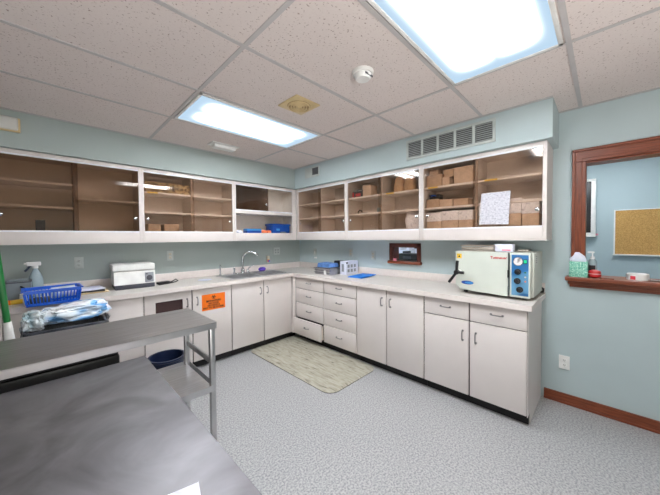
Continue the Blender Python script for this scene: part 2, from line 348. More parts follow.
# ------------------------------------------------------------------ upper cabinets
def copy_tree(o, parent=None):
    c = o.copy(); C.objects.link(c); c.parent = parent
    for ch in list(o.children): copy_tree(ch, c)
    return c
UZ = 1.372; UH = ZT-UZ-.002
def knob(x, y, z, parent):
    M = Matrix.Translation((x, y, z)) @ Matrix.Rotation(PI/2, 4, 'X')
    MB().lathe([(.014, 0), (.016, .004), (.011, .008), (.0, .009)], CHROME, M, 16).build('finger_pull', parent)
def upper_cabinet(wall, a0, W, label, style='glass', tags=(), glass=None, lstile=.0235, rstile=.0235):
    loc, rz = (((a0, 0, UZ), 0) if wall == 'sink' else ((0, -a0, UZ), RB))
    t = thing('upper_cabinet', label, 'cabinet', loc, rz, 'sliding glass wall cabinets')
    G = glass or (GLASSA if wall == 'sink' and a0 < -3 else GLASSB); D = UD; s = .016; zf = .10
    c = MB().box(.001, s, -D+.018, -.001, 0, UH, INNER).box(W-s, W-.001, -D+.018, -.001, 0, UH, INNER)
    c.box(s, W-s, -.012, -.001, 0, UH, INNER).box(s, W-s, -D+.018, -.012, zf-.018, zf, INNER).box(s, W-s, -D+.018, -.012, UH-.02, UH, INNER)
    c.box(s, W-s, -D+.018, -.012, .0, .012, LAM)
    c.build('carcass', t)
    f = MB().box(.0, lstile, -D, -D+.018, 0, UH, LAM, .0015).box(W-rstile, W, -D, -D+.018, 0, UH, LAM, .0015)
    f.box(lstile, W-rstile, -D+.0005, -D+.018, 0, .104, LAM, .001).box(lstile, W-rstile, -D+.0005, -D+.018, UH-.03, UH, LAM, .001)
    if a0 > 3.0-W and wall != 'sink' and a0+W > 3.3: f.box(W-.001, W+.004, -D, -.001, 0, UH, LAM)   # laminated end panel
    f.build('face_frame', t)
    x0, x1, xm = lstile, W-rstile, W/2
    zt_ = .398 if style == 'open' else .104
    MB().box(x0, x1, -D+.001, -D+.03, zt_, zt_+.014, TRACK).build('bottom_track', t)
    MB().box(x0, x1, -D+.001, -D+.03, UH-.042, UH-.03, TRACK).build('top_track', t)
    if style == 'open':
        MB().box(s, W-s, -D+.002, -.013, .362, .398, LAM, .001).build('fixed_shelf', t)
        for k in range(2):
            d = MB().box(x0+.002+k*.004, x0+.49, -D+.008+k*.011, -D+.012+k*.011, .41, UH-.042, GLASSD if k else GLASSB).build('glass_door', t)
            if k == 0: knob(x0+.46, -D+.008, .5, d)
        return t
    MB().box(xm-.009, xm+.009, -D+.04, -.013, zf, UH-.021, INNER).build('divider', t)
    for bx0, bx1 in ((s, xm-.009), (xm+.009, W-s)):
        for zz in ((1.79-UZ,) if (wall == 'sink' and -3.4 < a0 < -3.3 and bx0 > s) else (1.70-UZ, 1.908-UZ)):
            sh = MB().box(bx0+.001, bx1-.001, -.30, -.014, zz-.018, zz, SHELFM, .001).build('shelf', t)
            if (bx0 < xm/2, zz > .45) in tags:
                xx = bx0+.04 if bx0 < xm/2 else (bx0+.06)
                MB().box(xx, xx+.10, -.302, -.3002, zz-.017, zz-.002, YEL).build('shelf_tag', sh)
    for k, (dx0, dx1) in enumerate(((x0+.002, xm+.02), (xm-.02, x1-.002))):
        yy = -D+.008+(.011 if k == 0 else 0)
        d = MB().box(dx0, dx1, yy, yy+.004, .112, UH-.036, G)
        e = (dx1-.006, dx1) if k == 0 else (dx0, dx0+.006)
        d = d.build('glass_door', t)
        knob(dx0+.03 if k == 0 else dx1-.03, yy, .245, d)
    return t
upper_cabinet('sink', -4.335, .999, 'wall cabinet over the left end of the sink counter, at the picture edge')
upper_cabinet('sink', -3.335, .998, 'empty wall cabinet with bronze glass above the spray bottle and blue basket')
upper_cabinet('sink', -2.337, 1.0, 'wall cabinet with bronze glass holding a patterned carton on its top shelf', tags=((True, True),))
upper_cabinet('sink', -1.335, .998, 'corner wall cabinet with open lower shelf and small dark sliding glass', 'open', rstile=.07)
upper_cabinet('right', .338, 1.012, 'empty bronze glass wall cabinet nearest the inside corner', lstile=.043)
upper_cabinet('right', 1.352, 1.015, 'wall cabinet holding brown paper bags and a red and black pouch', tags=((False, True),))
upper_cabinet('right', 2.369, 1.016, 'wall cabinet full of cartons with a paper sheet taped on its glass', tags=((True, True), (False, True)))

# ------------------------------------------------------------------ base cabinets
def pull(parent, x, z, y, vertical=True, L=.08):
    h = L/2; d = .026
    if vertical: pts = [(x, y, z-h), (x, y-d*.7, z-h), (x, y-d, z-h*.7), (x, y-d, z+h*.7), (x, y-d*.7, z+h), (x, y, z+h)]
    else: pts = [(x-h, y, z), (x-h, y-d*.7, z), (x-h*.7, y-d, z), (x+h*.7, y-d, z), (x+h, y-d*.7, z), (x+h, y, z)]
    m = MB().tube(pts, .0048, NICKEL, 8)
    for e in (-1, 1):
        p = (x, y, z+e*h) if vertical else (x+e*h, y, z)
        m.cyl(p, (p[0], p[1]-.004, p[2]), .009, NICKEL, 12)
    m.build('handle', parent)
FY = -.604
def front(t, kind, x0, x1, z0, z1, hinge='l', pulled=0., slot=False, gap=.0055):
    x0 += gap; x1 -= gap; z0 += gap*.7; z1 -= gap*.7 + (.004 if z1 > .87 else 0)
    m = MB()
    if slot:
        a0, a1, b0, b1 = x0+.09, x1-.085, z1-.195, z1-.078
        m.box(x0, a0, FY, FY+.019, z0, z1, LAM).box(a1, x1, FY, FY+.019, z0, z1, LAM).box(a0, a1, FY, FY+.019, z0, b0, LAM).box(a0, a1, FY, FY+.019, b1, z1, LAM)
        m.box(a0, a1, FY+.015, FY+.0185, b0, b1, DARKSLOT)
    else: m.box(x0, x1, FY, FY+.019, z0, z1, LAM, .0018)
    if pulled:
        m.box(x0+.02, x0+.03, FY+.018, FY+.3, z0+.02, z1-.03, INNER).box(x1-.03, x1-.02, FY+.018, FY+.3, z0+.02, z1-.03, INNER).box(x0+.02, x1-.02, FY+.018, FY+.3, z0+.01, z0+.02, INNER)
    o = m.build(kind, t)
    if kind == 'door': pull(o, x1-.045 if hinge == 'l' else x0+.045, z1-.125, FY, True)
    else: pull(o, (x0+x1)/2, (z0+z1)/2+.01, FY, False)
    if pulled: o.location = (0, -pulled, 0)
    return o
def base_cabinet(wall, a0, W, label, fronts, end=False):
    loc, rz = (((a0, 0, 0), 0) if wall == 'sink' else ((0, -a0, 0), RB))
    t = thing('base_cabinet', label, 'cabinet', loc, rz, 'base cabinets under the counter')
    c = MB().box(.001, .019, -.583, -.003, .085, .872, LAM).box(W-.019, W-.001, -.583, -.003, .085, .872, LAM)
    c.box(.019, W-.019, -.56, -.003, .085, .103, INNER).box(.019, W-.019, -.02, -.003, .103, .872, INNER)
    c.box(.002, W-.002, -.583, -.579, .0855, .871, LAMD)  # dark board deepens the shade in the gaps between fronts
    if end: c.box(W-.001, W+.003, -.604, -.003, .085, .872, LAM).box(W-.019, W+.003, -.512, -.003, 0, .085, LAM)
    c.build('carcass', t)
    MB().box(.002, W-.002, -.535, -.515, 0, .085, KICK).build('toe_kick', t)
    for f in fronts: front(t, *f[:5], **(f[5] if len(f) > 5 else {}))
    return t
Z0, Z1 = .088, .872
w = .4335
pair = lambda: [('door', 0, w, Z0, Z1, dict(hinge='l')), ('door', w, 2*w, Z0, Z1, dict(hinge='r'))]
base_cabinet('sink', -4.129, 2*w, 'two door base cabinet at the far left end of the sink counter', pair())
base_cabinet('sink', -3.261, 2*w, 'two door base cabinet under the white tabletop centrifuge and blue basket', pair())
base_cabinet('sink', -2.394, 2*w+.003, 'base cabinet with slotted door and orange biohazard sign', [('door', 0, w, Z0, Z1, dict(hinge='l', slot=True)), ('door', w, 2*w+.003, Z0, Z1, dict(hinge='r'))])
base_cabinet('sink', -1.523, .873, 'two door base cabinet under the double sink', [('door', 0, .432, Z0, Z1, dict(hinge='l')), ('door', .432, .873, Z0, Z1, dict(hinge='r'))])
MB_f = MB().box(-.648, -.604, -.640, -.590, .085, .872, LAM).box(-.64, -.53, -.53, -.51, 0, .085, KICK)
single('corner_filler', MB_f, 'narrow pale filler strip where the two cabinet runs meet', 'filler panel')
dz = [Z0, .309, .513, .709, Z1]
base_cabinet('right', .642, .555, 'four drawer base cabinet in the corner with its lowest drawer ajar', [('drawer', 0, .555, dz[i], dz[i+1], dict(pulled=.045 if i == 0 else 0.)) for i in range(4)])
base_cabinet('right', 1.199, .53, 'four drawer base cabinet beside the tall double doors, all drawers shut', [('drawer', 0, .53, dz[i], dz[i+1]) for i in range(4)])
base_cabinet('right', 1.731, .797, 'base cabinet with two tall doors in the middle of the right run', [('door', 0, .392, Z0, Z1, dict(hinge='l')), ('door', .392, .797, Z0, Z1, dict(hinge='r'))])
base_cabinet('right', 2.53, .79, 'end base cabinet with two drawers over two doors under the autoclave', [('drawer', 0, .392, .712, Z1), ('drawer', .392, .79, .712, Z1), ('door', 0, .392, Z0, .712, dict(hinge='l')), ('door', .392, .79, Z0, .712, dict(hinge='r'))], end=True)

# ------------------------------------------------------------------ countertop
CT = .914; CB = .874
t = thing('countertop', 'pale speckled laminate L shaped countertop with backsplash', 'countertop', (0, 0, 0))
s = MB(); hx0, hx1, hy0, hy1 = -1.475, -.635, -.555, -.085
s.box(-4.3, hx0, -.636, -.001, CB, CT, COUNTER).box(hx0, hx1, -.636, hy0, CB, CT, COUNTER).box(hx0, hx1, hy1, -.001, CB, CT, COUNTER).box(hx1, -.001, -.636, -.001, CB, CT, COUNTER)
s.box(-.636, -.001, -3.345, -.636, CB, CT, COUNTER)
s.build('slab', t)
e = MB().box(-4.3, -.639, -.640, -.636, CB-.002, CT, SPLASH).box(-.640, -.636, -3.347, -.639, CB-.002, CT, SPLASH).box(-.640, -.001, -3.349, -3.345, CB-.002, CT, SPLASH)
e.build('edge_band', t)
MB().box(-4.3, -.001, -.018, -.001, CT, CT+.085, SPLASH, .002).box(-.018, -.001, -3.345, -.018, CT, CT+.085, SPLASH, .002).build('backsplash', t)

# ------------------------------------------------------------------ sink and taps
t = thing('double_sink', 'stainless steel double bowl drop-in sink', 'sink', (-1.055, -.32, CT))
r = MB(); X, Y = .44, .255
bw = [(-.40, -.02), (.02, .40)]; by = (-.215, .13)
r.box(-X, -.40, -Y, Y, -.001, .006, SINKM).box(.40, X, -Y, Y, -.001, .006, SINKM).box(-.02, .02, by[0], by[1], -.001, .006, SINKM).box(-.40, .40, -Y, by[0], -.001, .006, SINKM).box(-.40, .40, by[1], Y, -.001, .006, SINKM)
r.build('rim', t)
for x0, x1 in bw:
    b = MB(); d = -.17; y0, y1 = by
    b.box(x0-.002, x0, y0, y1, d, .0, SINKM).box(x1, x1+.002, y0, y1, d, 0, SINKM).box(x0, x1, y0-.002, y0, d, 0, SINKM).box(x0, x1, y1, y1+.002, d, 0, SINKM).box(x0, x1, y0, y1, d-.002, d, SINKM)
    o = b.build('bowl', t)
    MB().lathe([(.04, d), (.04, d+.003), (.025, d+.004), (.02, d+.001)], CHROME, Matrix.Translation(((x0+x1)/2, (y0+y1)/2, 0)), 20).build('drain', o)
t = thing('gooseneck_faucet', 'chrome gooseneck faucet with single lever over the sink', 'faucet', (-1.125, -.13, CT+.006))
MB().box(-.10, .10, -.027, .027, 0, .012, CHROME, .004).lathe([(.028, .01), (.026, .05), (.018, .07)], CHROME).build('base', t)
pts = [(0, 0, .05), (0, 0, .17)] + [(.095-.095*math.cos(a), -.05*(1-math.cos(a)), .19+.105*math.sin(a)) for a in [PI*k/12 for k in range(0, 11)]]
MB().tube(pts, .0145, CHROME, 14).build('spout', t)
lv = MB().cyl((.075, 0, .01), (.075, 0, .055), .017, CHROME, 16, .015).tube([(.075, 0, .05), (.10, -.01, .075), (.15, -.02, .105)], .007, CHROME)
lv.build('lever', t)
t = thing('soap_dispenser', 'slim chrome soap dispenser standing at the left end of the sink', 'dispenser', (-1.44, -.12, CT+.006))
MB().lathe([(.018, 0), (.018, .01), (.011, .015), (.011, .11)], CHROME, None, 16).build('stem', t)
MB().lathe([(.014, .105), (.014, .135), (.006, .14)], CHROME, None, 16).tube([(0, 0, .125), (0, -.03, .128), (0, -.05, .12)], .005, CHROME).build('pump_spout', t)
t = thing('side_sprayer', 'short chrome sprayer between the dispenser and the faucet', 'sprayer', (-1.25, -.13, CT+.006))
MB().lathe([(.021, 0), (.021, .012), (.014, .02), (.013, .05)], CHROME, None, 16).build('base', t)
MB().lathe([(.014, .05), (.017, .075), (.012, .085)], CHROME, None, 16).build('nozzle', t)
single('sponge', MB().blob((0, 0, .028), (.055, .035, .03), PURPLE, .12, 4, 3, 5, -.027), 'purple sponge beside the sink', 'sponge', (-.80, -.10, CT+.006))
# plate and small round lid
single('paper_plate', MB().lathe([(.05, 0), (.075, .006), (.078, .008), (.05, .003)], PLAINP, None, 28), 'thin round white plate lying on the counter left of the sink', 'plate', (-1.73, -.36, CT+.001))

# ------------------------------------------------------------------ wall plates
def wall_pos(wall, a, z): return ((a, -.001, z), 0) if wall == 'sink' else ((-.001, -a, z), RB)
def outlet(wall, a, z, label, gang=1, devmat=WHITE, plate=None, name='power_outlet', kind='outlet'):
    loc, rz = wall_pos(wall, a, z); t = thing(name, label, 'outlet' if kind != 'switch' else 'switch', loc, rz)
    wd = .035+(gang-1)*.023
    p = MB().box(-wd, wd, -.006, 0, -.057, .057, plate or PLATE, .002).build('face_plate', t)
    for g_ in range(gang):
        x = (g_-(gang-1)/2)*.046
        if kind == 'outlet':
            for dz_ in (-.02, .02):
                m = MB().box(x-.014, x+.014, -.009, -.005, dz_-.013, dz_+.013, devmat, .003)
                for dx in (-.006, .005): m.box(x+dx, x+dx+.002, -.0094, -.0088, dz_-.004, dz_+.006, DARK)
                m.lathe([(.002, 0), (.002, .001)], DARK, Matrix.Translation((x, -.0086, dz_-.008)) @ Matrix.Rotation(PI/2, 4, 'X'), 8)
                m.build('socket', t)
        else:
            MB().box(x-.008, x+.008, -.012, -.005, -.02, .022, devmat, .002).build('toggle', t)
    return t
outlet('sink', -2.807, 1.178, 'wall coloured outlet between the spray bottle and the centrifuge', 1, PLATE)
outlet('sink', -1.994, 1.205, 'outlet with ivory sockets on the wall right of the centrifuge', 1, IVORY)
outlet('sink', -.47, 1.195, 'wide grey wall plate in the corner right of the faucet', 2, WALL)
outlet('right', .392, 1.17, 'white light switch on the wall by the corner', 1, WHITE, None, 'light_switch', 'switch')
loc, rz = wall_pos('right', .405, 1.083)
single('wall_tag', MB().box(-.03, .03, -.006, 0, -.012, .012, WHITE, .002), 'small white tag on the wall just below the light switch', 'tag', loc, rz)
outlet('right', 1.145, 1.19, 'outlet with ivory sockets above the white box', 1, IVORY)
outlet('right', 1.53, 1.165, 'pale outlet just left of the small wood framed opening', 1, IVORY)
outlet('right', 3.478, .345, 'white outlet low on the wall above the oak baseboard', 1, WHITE, WHITE)
loc, rz = wall_pos('sink', -.64, 1.075)
t = thing('air_freshener', 'small plug in air freshener with red and blue label by the faucet', 'air freshener', loc, rz)
MB().box(-.022, .022, -.03, 0, -.045, .055, IVORY, .006).build('body', t)
MB().box(-.018, .0, -.032, -.0295, -.038, -.008, REDINK).box(.0, .018, -.032, -.0295, -.038, -.008, BLUE).box(-.018, .018, -.032, -.0295, -.006, .004, YEL).build('label', t)

# ------------------------------------------------------------------ things on the sink counter
t = thing('spray_bottle', 'milky spray bottle with dark blue trigger against the wall', 'bottle', (-3.10, -.15, CT), .15)
MB().lathe([(.044, 0), (.047, .004), (.047, .14), (.044, .165), (.03, .205), (.016, .235), (.015, .25)], CLEARP, None, 24).build('body', t)
MB().lathe([(.018, .248), (.018, .268), (.014, .272)], WHITE, None, 16).box(-.055, .035, -.013, .013, .27, .305, WHITE, .006).box(-.068, -.05, -.008, .008, .285, .30, WHITE, .002).build('spray_head', t)
MB().tube([(-.03, 0, .275), (-.045, 0, .25), (-.065, 0, .225)], .008, NAVY).build('trigger', t)
t = thing('tool_caddy', 'grey plastic caddy at the left end of the counter', 'caddy', (-3.20, -.27, CT), .0)
MB().box(-.075, .075, -.075, .075, 0, .008, GREY).box(-.075, -.068, -.075, .075, 0, .15, GREY, .002).box(.068, .075, -.075, .075, 0, .15, GREY, .002).box(-.068, .068, -.075, -.068, 0, .15, GREY, .002).box(-.068, .068, .068, .075, 0, .15, GREY, .002).build('tub', t)
MB().box(-.08, .08, -.08, .08, .15, .158, DGREY, .003).box(-.06, .06, -.06, .06, .158, .172, GREY, .004).build('lid', t)
MB().tube([(.02, -.078, .12), (.035, -.10, .11), (.045, -.10, .06), (.04, -.10, .005)], .008, BLACK).build('hose', t)
single('red_cap', MB().lathe([(.022, 0), (.024, .01), (.024, .03), (.018, .035)], RED, None, 16), 'small red cap standing left of the grey caddy', 'cap', (-3.315, -.18, CT+.0))
t = thing('supply_jar', 'small white jar with yellow band in front of the grey caddy', 'jar', (-3.165, -.42, CT))
MB().lathe([(.02, 0), (.022, .003), (.022, .05), (.018, .058)], WHITE, None, 16).build('body', t)
MB().lathe([(.021, .057), (.021, .07), (.014, .074)], WHITE, None, 16).build('cap', t)
m = MB().cyl((0, 0, .018), (.075, .012, .018), .018, YEL, 18); m.cyl((-.002, 0, .018), (.012, .002, .018), .0185, ORANGE, 18)
single('tape_core', m, 'short yellow roll lying beside the blue basket', 'tape', (-3.245, -.47, CT))
# blue basket
t = thing('basket', 'blue plastic slatted basket on the counter edge', 'basket', (-3.0, -.60, CT+.002), math.radians(2))
L0, L1, Wd0, Wd1, H = .146, .160, .10, .120, .118
b = MB().box(-L0, L0, -Wd0, Wd0, 0, .005, BLUE)
def ring(zz, h, grow, th=.005):
    k = zz/H; l = L0+(L1-L0)*k+grow; w_ = Wd0+(Wd1-Wd0)*k+grow
    b.box(-l, l, -w_, -w_+th, zz, zz+h, BLUE).box(-l, l, w_-th, w_, zz, zz+h, BLUE).box(-l, -l+th, -w_, w_, zz, zz+h, BLUE).box(l-th, l, -w_, w_, zz, zz+h, BLUE)
ring(0, .022, 0); ring(.095, .02, .0); ring(.112, .008, .010, .014)
for i in range(17):
    f = -1+2*i/16
    for sg in (-1, 1): b.tube([(f*L0, sg*(Wd0-.003), .018), (f*L1*.98, sg*(Wd1-.006), .10)], .0042, BLUE, 6)
for i in range(1, 9):
    f = -1+2*i/9
    for sg in (-1, 1): b.tube([(sg*(L0-.003), f*Wd0, .018), (sg*(L1-.006), f*Wd1, .10)], .0042, BLUE, 6)
b.build('slatted_tub', t)
m = MB().cyl((-.01, .0, .058), (.13, .0, .066), .044, POLYWH, 22)
single('gauze_roll', m, 'pale gauze roll lying in the blue basket', 'gauze roll', (-3.0, -.597, CT+.017))
m = MB().box(-.06, .06, -.03, .03, 0, .045, DGREY, .008)
single('battery_pack', m, 'dark grey pack at the left end inside the blue basket', 'pack', (-3.075, -.60, CT+.008))
# folders and clipboards
for k, (mt, dx, a, lab) in enumerate(((MANILA, .02, .02, 'manila folder lying lowest behind the blue basket'), (BLACK, .0, -.08, 'black clipboard lying in the middle of the folder stack'), (PLAINP, -.01, .10, 'white paper pad on top of the clipboard behind the basket'))):
    o = thing(('file_folder', 'clipboard', 'paper_pad')[k], lab, ('folder', 'clipboard', 'pad')[k], (-2.80+dx, -.26, CT+.001+.014*k), a)
    MB().box(-.155, .155, -.11, .11, 0, .012, mt, .002).build('board', o)
    if k == 1: MB().box(.10, .14, -.05, .05, .011, .0135, CHROME, .001).build('clip', o)
    if k == 2: MB().box(-.155, -.12, -.11, .11, .0119, .0128, DGREY).build('binding', o)
# centrifuge
t = thing('tabletop_centrifuge', 'white tabletop centrifuge with lid and dial on a dark base', 'centrifuge', (-2.405, -.235, CT), math.radians(-2))
MB().box(-.165, .165, -.13, .13, .0, .045, DGREY, .006).build('base', t)
m = MB(); pr = [(-.13, .045), (.13, .045), (.125, .175), (-.112, .175)]
MM = Matrix(((0, 0, 1, -.172), (1, 0, 0, 0), (0, 1, 0, 0), (0, 0, 0, 1)))
m.prism(pr, .344, WHITE, MM).build('housing', t)
MB().box(-.182, .17, -.125, .135, .18, .245, WHITE, .010).build('lid', t)
pn = MB().box(.08, .155, -.136, -.118, .055, .155, SILV, .002).build('control_panel', t)
MB().lathe([(.026, 0), (.026, .006), (.018, .008), (.017, .018), (.012, .02)], DGREY, Matrix.Translation((.117, -.135, .10)) @ Matrix.Rotation(PI/2, 4, 'X'), 24).box(.09, .10, -.138, -.134, .135, .145, DARK).build('dial', pn)
# power adapter
t = thing('power_adapter', 'black power adapter with cord lying right of the centrifuge', 'adapter', (-2.10, -.25, CT), .25)
MB().box(-.10, .02, -.03, .03, 0, .025, BLACK, .006).build('brick', t)
MB().tube([(.02, 0, .012), (.06, .02, .008), (.12, .03, .03), (.13, .01, .012), (.08, -.02, .008), (.0, -.05, .007), (-.12, -.06, .007)], .006, BLACK).build('cord', t)

# ------------------------------------------------------------------ things in the corner cabinet and other uppers
ZF = UZ+.101
single('tissue_carton', MB().box(-.11, .11, -.055, .055, 0, .035, BLUED, .003).box(-.108, .108, -.053, .053, .035, .062, SKYB, .003), 'flat blue carton on the open shelf of the corner cabinet', 'carton', (-1.03, -.24, ZF))
t = thing('storage_bin', 'deep blue plastic bin on the open shelf of the corner cabinet', 'bin', (-.55, -.16, ZF))
m = MB().box(-.145, .145, -.085, .085, 0, .006, BLUED)
for (x0, x1, y0, y1) in ((-.15, -.143, -.09, .09), (.143, .15, -.09, .09), (-.143, .143, -.09, -.083), (-.143, .143, .083, .09)): m.box(x0, x1, y0, y1, 0, .12, BLUED, .002)
m.build('tub', t)
MB().box(-.165, .165, -.102, -.088, .115, .14, BLUED, .004).box(-.165, .165, .088, .102, .115, .14, BLUED, .004).box(-.165, -.148, -.102, .102, .115, .14, BLUED, .004).box(.148, .165, -.102, .102, .115, .14, BLUED, .004).build('rim', t)
MB().box(-.09, -.03, -.0915, -.0899, .04, .07, SKYB).build('sticker', t)
for k, (x, lab) in enumerate(((-.855, 'left salmon rubber piece on the open shelf'), (-.785, 'right salmon rubber piece next to the blue bin'))):
    single('rubber_mouthpiece', MB().blob((0, 0, .022), (.038, .03, .024), ORANGES, .25, 3, 3, k+2, -.02), lab, 'rubber piece', (x, -.26, ZF))
single('crumpled_wrapper', MB().blob((0, 0, .018), (.04, .03, .02), PLAINP, .3, 4, 3, 9, -.017), 'crumpled white wrapper at the left end of the open shelf', 'wrapper', (-1.235, -.25, ZF))
single('grey_wrapper', MB().blob((0, 0, .012), (.05, .018, .013), GREY, .2, 4, 3, 12, -.011), 'crumpled grey wrapper in front of the deep blue bin', 'wrapper', (-.55, -.288, ZF))
def carton(name, cx, cy, z, sx, sy, sz, mat, label, rz=0., tape=True, cat='box', group=None):
    t = thing(name, label, cat, (cx, cy, z), rz, group)
    MB().box(-sx/2, sx/2, -sy/2, sy/2, 0, sz, mat, .002).build('carton_body', t)
    if tape: MB().box(-sx/2-.0006, sx/2+.0006, -.02, .02, sz-.04, sz+.0006, CARDL).build('tape', t)
    return t
S2 = UZ+.537; S1 = UZ+.329
carton('patterned_carton', -2.07, -.18, S2, .44, .20, .11, TILECARD, 'patterned brown carton on the top shelf above the sink counter', 0, True)
carton('small_carton', -3.06, -.18, ZF, .06, .08, .11, DGREY, 'small dark carton on the cabinet floor above the blue basket', 0, False)
for k, (x, s_, lab) in enumerate(((-2.19, .12, 'left brown carton on the floor of the glass cabinet'), (-2.02, .15, 'right brown carton on the floor of the glass cabinet'))):
    carton('floor_carton', x, -.12, ZF, s_, .14, .10, CARD, lab + ' with the patterned box', 0, True)
# right wall, second unit
t = thing('first_aid_pouch', 'red and black pouch on the top shelf left of the small box', 'pouch', (-.20, -1.47, S2), RB)
MB().box(-.085, .085, -.05, .05, 0, .085, BLACK, .016, seg=3).build('body', t)
MB().box(-.087, -.05, -.052, .052, .006, .075, RED, .012).box(-.03, .05, -.0525, -.047, .015, .05, RED, .004).build('red_panel', t)
MB().tube([(-.05, 0, .082), (-.03, 0, .105), (.03, 0, .105), (.05, 0, .082)], .006, BLACK).build('handle', t)
carton('small_box', -.20, -1.63, S2, .14, .12, .13, CARDL, 'small tan box right of the red and black pouch', 0, True)
for k, (y, h, lab) in enumerate(((-2.045, .185, 'left brown paper bag on the top shelf'), (-2.175, .195, 'right brown paper bag on the top shelf'))):
    m = MB(); n = 14
    vs, fs = [], []
    for j, (zz, wx, wy) in enumerate(((0, .058, .045), (.03, .062, .05), (h*.5, .056, .048), (h*.78, .05, .036), (h*.9, .042, .02), (h, .05, .012))):
        for i in range(n):
            a = 2*PI*i/n; c, s_ = math.cos(a), math.sin(a)
            vs.append((math.copysign(abs(c)**.5, c)*wx*(1+.1*mnoise.noise((i*.7, j*.9, k*5))), math.copysign(abs(s_)**.5, s_)*wy*(1+.15*mnoise.noise((i*.9+4, j, k*3))), zz))
    for j in range(5):
        for i in range(n): fs.append([j*n+i, j*n+(i+1) % n, (j+1)*n+(i+1) % n, (j+1)*n+i])
    fs.append(list(range(n))[::-1]); fs.append([5*n+i for i in range(n)])
    single('paper_bag', m.add(vs, fs, BAGP), lab, 'bag', (-.20, y, S2), RB, 'brown paper bags in the wall cabinet')
t = thing('dark_clamp', 'small dark clamp on the middle shelf below the pouch', 'clamp', (-.22, -1.49, S1), RB)
MB().tube([(-.03, 0, .006), (-.035, 0, .03), (-.01, 0, .05), (.02, 0, .04), (.03, 0, .02)], .007, BLACK).build('jaw', t)
MB().tube([(.0, 0, .007), (.06, -.01, .007), (.11, .01, .007)], .005, DGREY).build('grip', t)
single('glass_jar', MB().lathe([(.025, 0), (.028, .004), (.028, .045), (.02, .055), (.02, .06)], CLEARP, None, 18), 'small pale jar on the middle shelf near the divider', 'jar', (-.22, -1.78, S1))
m = MB().blob((0, 0, .10), (.10, .06, .12), CARDW, .15, 4, 4, 3, -.098)
single('wrapped_pack', m, 'crinkled white pack leaning at the right end of the cabinet with paper bags', 'pack', (-.19, -2.225, ZF), RB)
# third unit: boxes
def rbox(name, y0, y1, z, h, mat, label, x=-.18, d=.18, group=None, rz=0., tape=True):
    return carton(name, x, -(abs(y0)+abs(y1))/2, z, abs(y1-y0), d, h, mat, label, RB+rz, tape, 'box', group)
G3 = 'cartons in the end wall cabinet'
rbox('cardboard_box', 2.40, 2.555, S2, .12, CARD, 'left carton of the row on the top shelf, beside the cabinet post', -.20, .16, G3)
rbox('cardboard_box', 2.41, 2.50, S2+.122, .055, CARDL, 'small carton lying on the leftmost top shelf carton', -.18, .12, G3, .05, False)
rbox('cardboard_box', 2.565, 2.635, S2, .08, CARDL, 'short narrow carton in the middle of the top shelf', -.22, .12, G3, -.04)
rbox('cardboard_box', 2.565, 2.66, S2+.082, .075, CARD, 'small carton stacked above the narrow middle carton', -.20, .11, G3, .03)
rbox('cardboard_box', 2.672, 2.845, S2, .155, CARDL, 'large carton at the right of the top shelf by the divider', -.19, .17, G3)
rbox('cardboard_box', 2.40, 2.525, S1, .085, CARD, 'left carton of three on the middle shelf', -.20, .16, G3)
rbox('cardboard_box', 2.535, 2.66, S1, .07, CARDL, 'middle carton of three on the middle shelf', -.20, .16, G3)
rbox('cardboard_box', 2.67, 2.80, S1, .065, CARD, 'right carton of three on the middle shelf', -.20, .16, G3)
t = thing('black_case', 'small black case lying on the left middle shelf carton', 'case', (-.20, -2.465, S1+.087), RB)
MB().box(-.055, .055, -.05, .05, 0, .05, BLACK, .01).build('shell', t)
MB().tube([(-.02, -.05, .03), (-.02, -.065, .035), (.02, -.065, .035), (.02, -.05, .03)], .004, BLUE).build('strap', t)
def white_topped(y0, y1, h, label, x=-.19):
    t = thing('white_topped_carton', label, 'box', (x, -(y0+y1)/2, ZF), RB, 'white topped cartons on the floor of the end cabinet')
    w_ = y1-y0
    MB().box(-w_/2, w_/2, -.095, .095, 0, h*.5, CARDL, .002).build('carton_body', t)
    MB().box(-w_/2-.002, w_/2+.002, -.097, .097, h*.5, h, CARDW, .004).build('white_top', t)  # upper half of the carton, white and mottled
white_topped(2.405, 2.555, .175, 'leftmost white topped carton on the cabinet floor')
white_topped(2.562, 2.715, .185, 'second white topped carton on the cabinet floor')
white_topped(2.722, 2.852, .18, 'white topped carton against the left of the cabinet divider')
white_topped(2.895, 3.06, .235, 'white topped carton hidden behind the taped sheet')
white_topped(3.07, 3.215, .25, 'white topped carton to the right of the taped sheet')
white_topped(3.222, 3.335, .235, 'rightmost white topped carton by the cabinet end')
# paper taped on glass
m = MB(); m.prism([(0, 0), (.225, -.005), (.238, .272), (.018, .27)], .0008, PAPER, Matrix(((1, 0, 0, 0), (0, 0, 1, -.0009), (0, 1, 0, 0), (0, 0, 0, 1))))
single('paper_sheet', m, 'sheet of printed white paper taped on the end cabinet glass', 'paper', (-UD+.0045, -2.912, 1.512), RB)

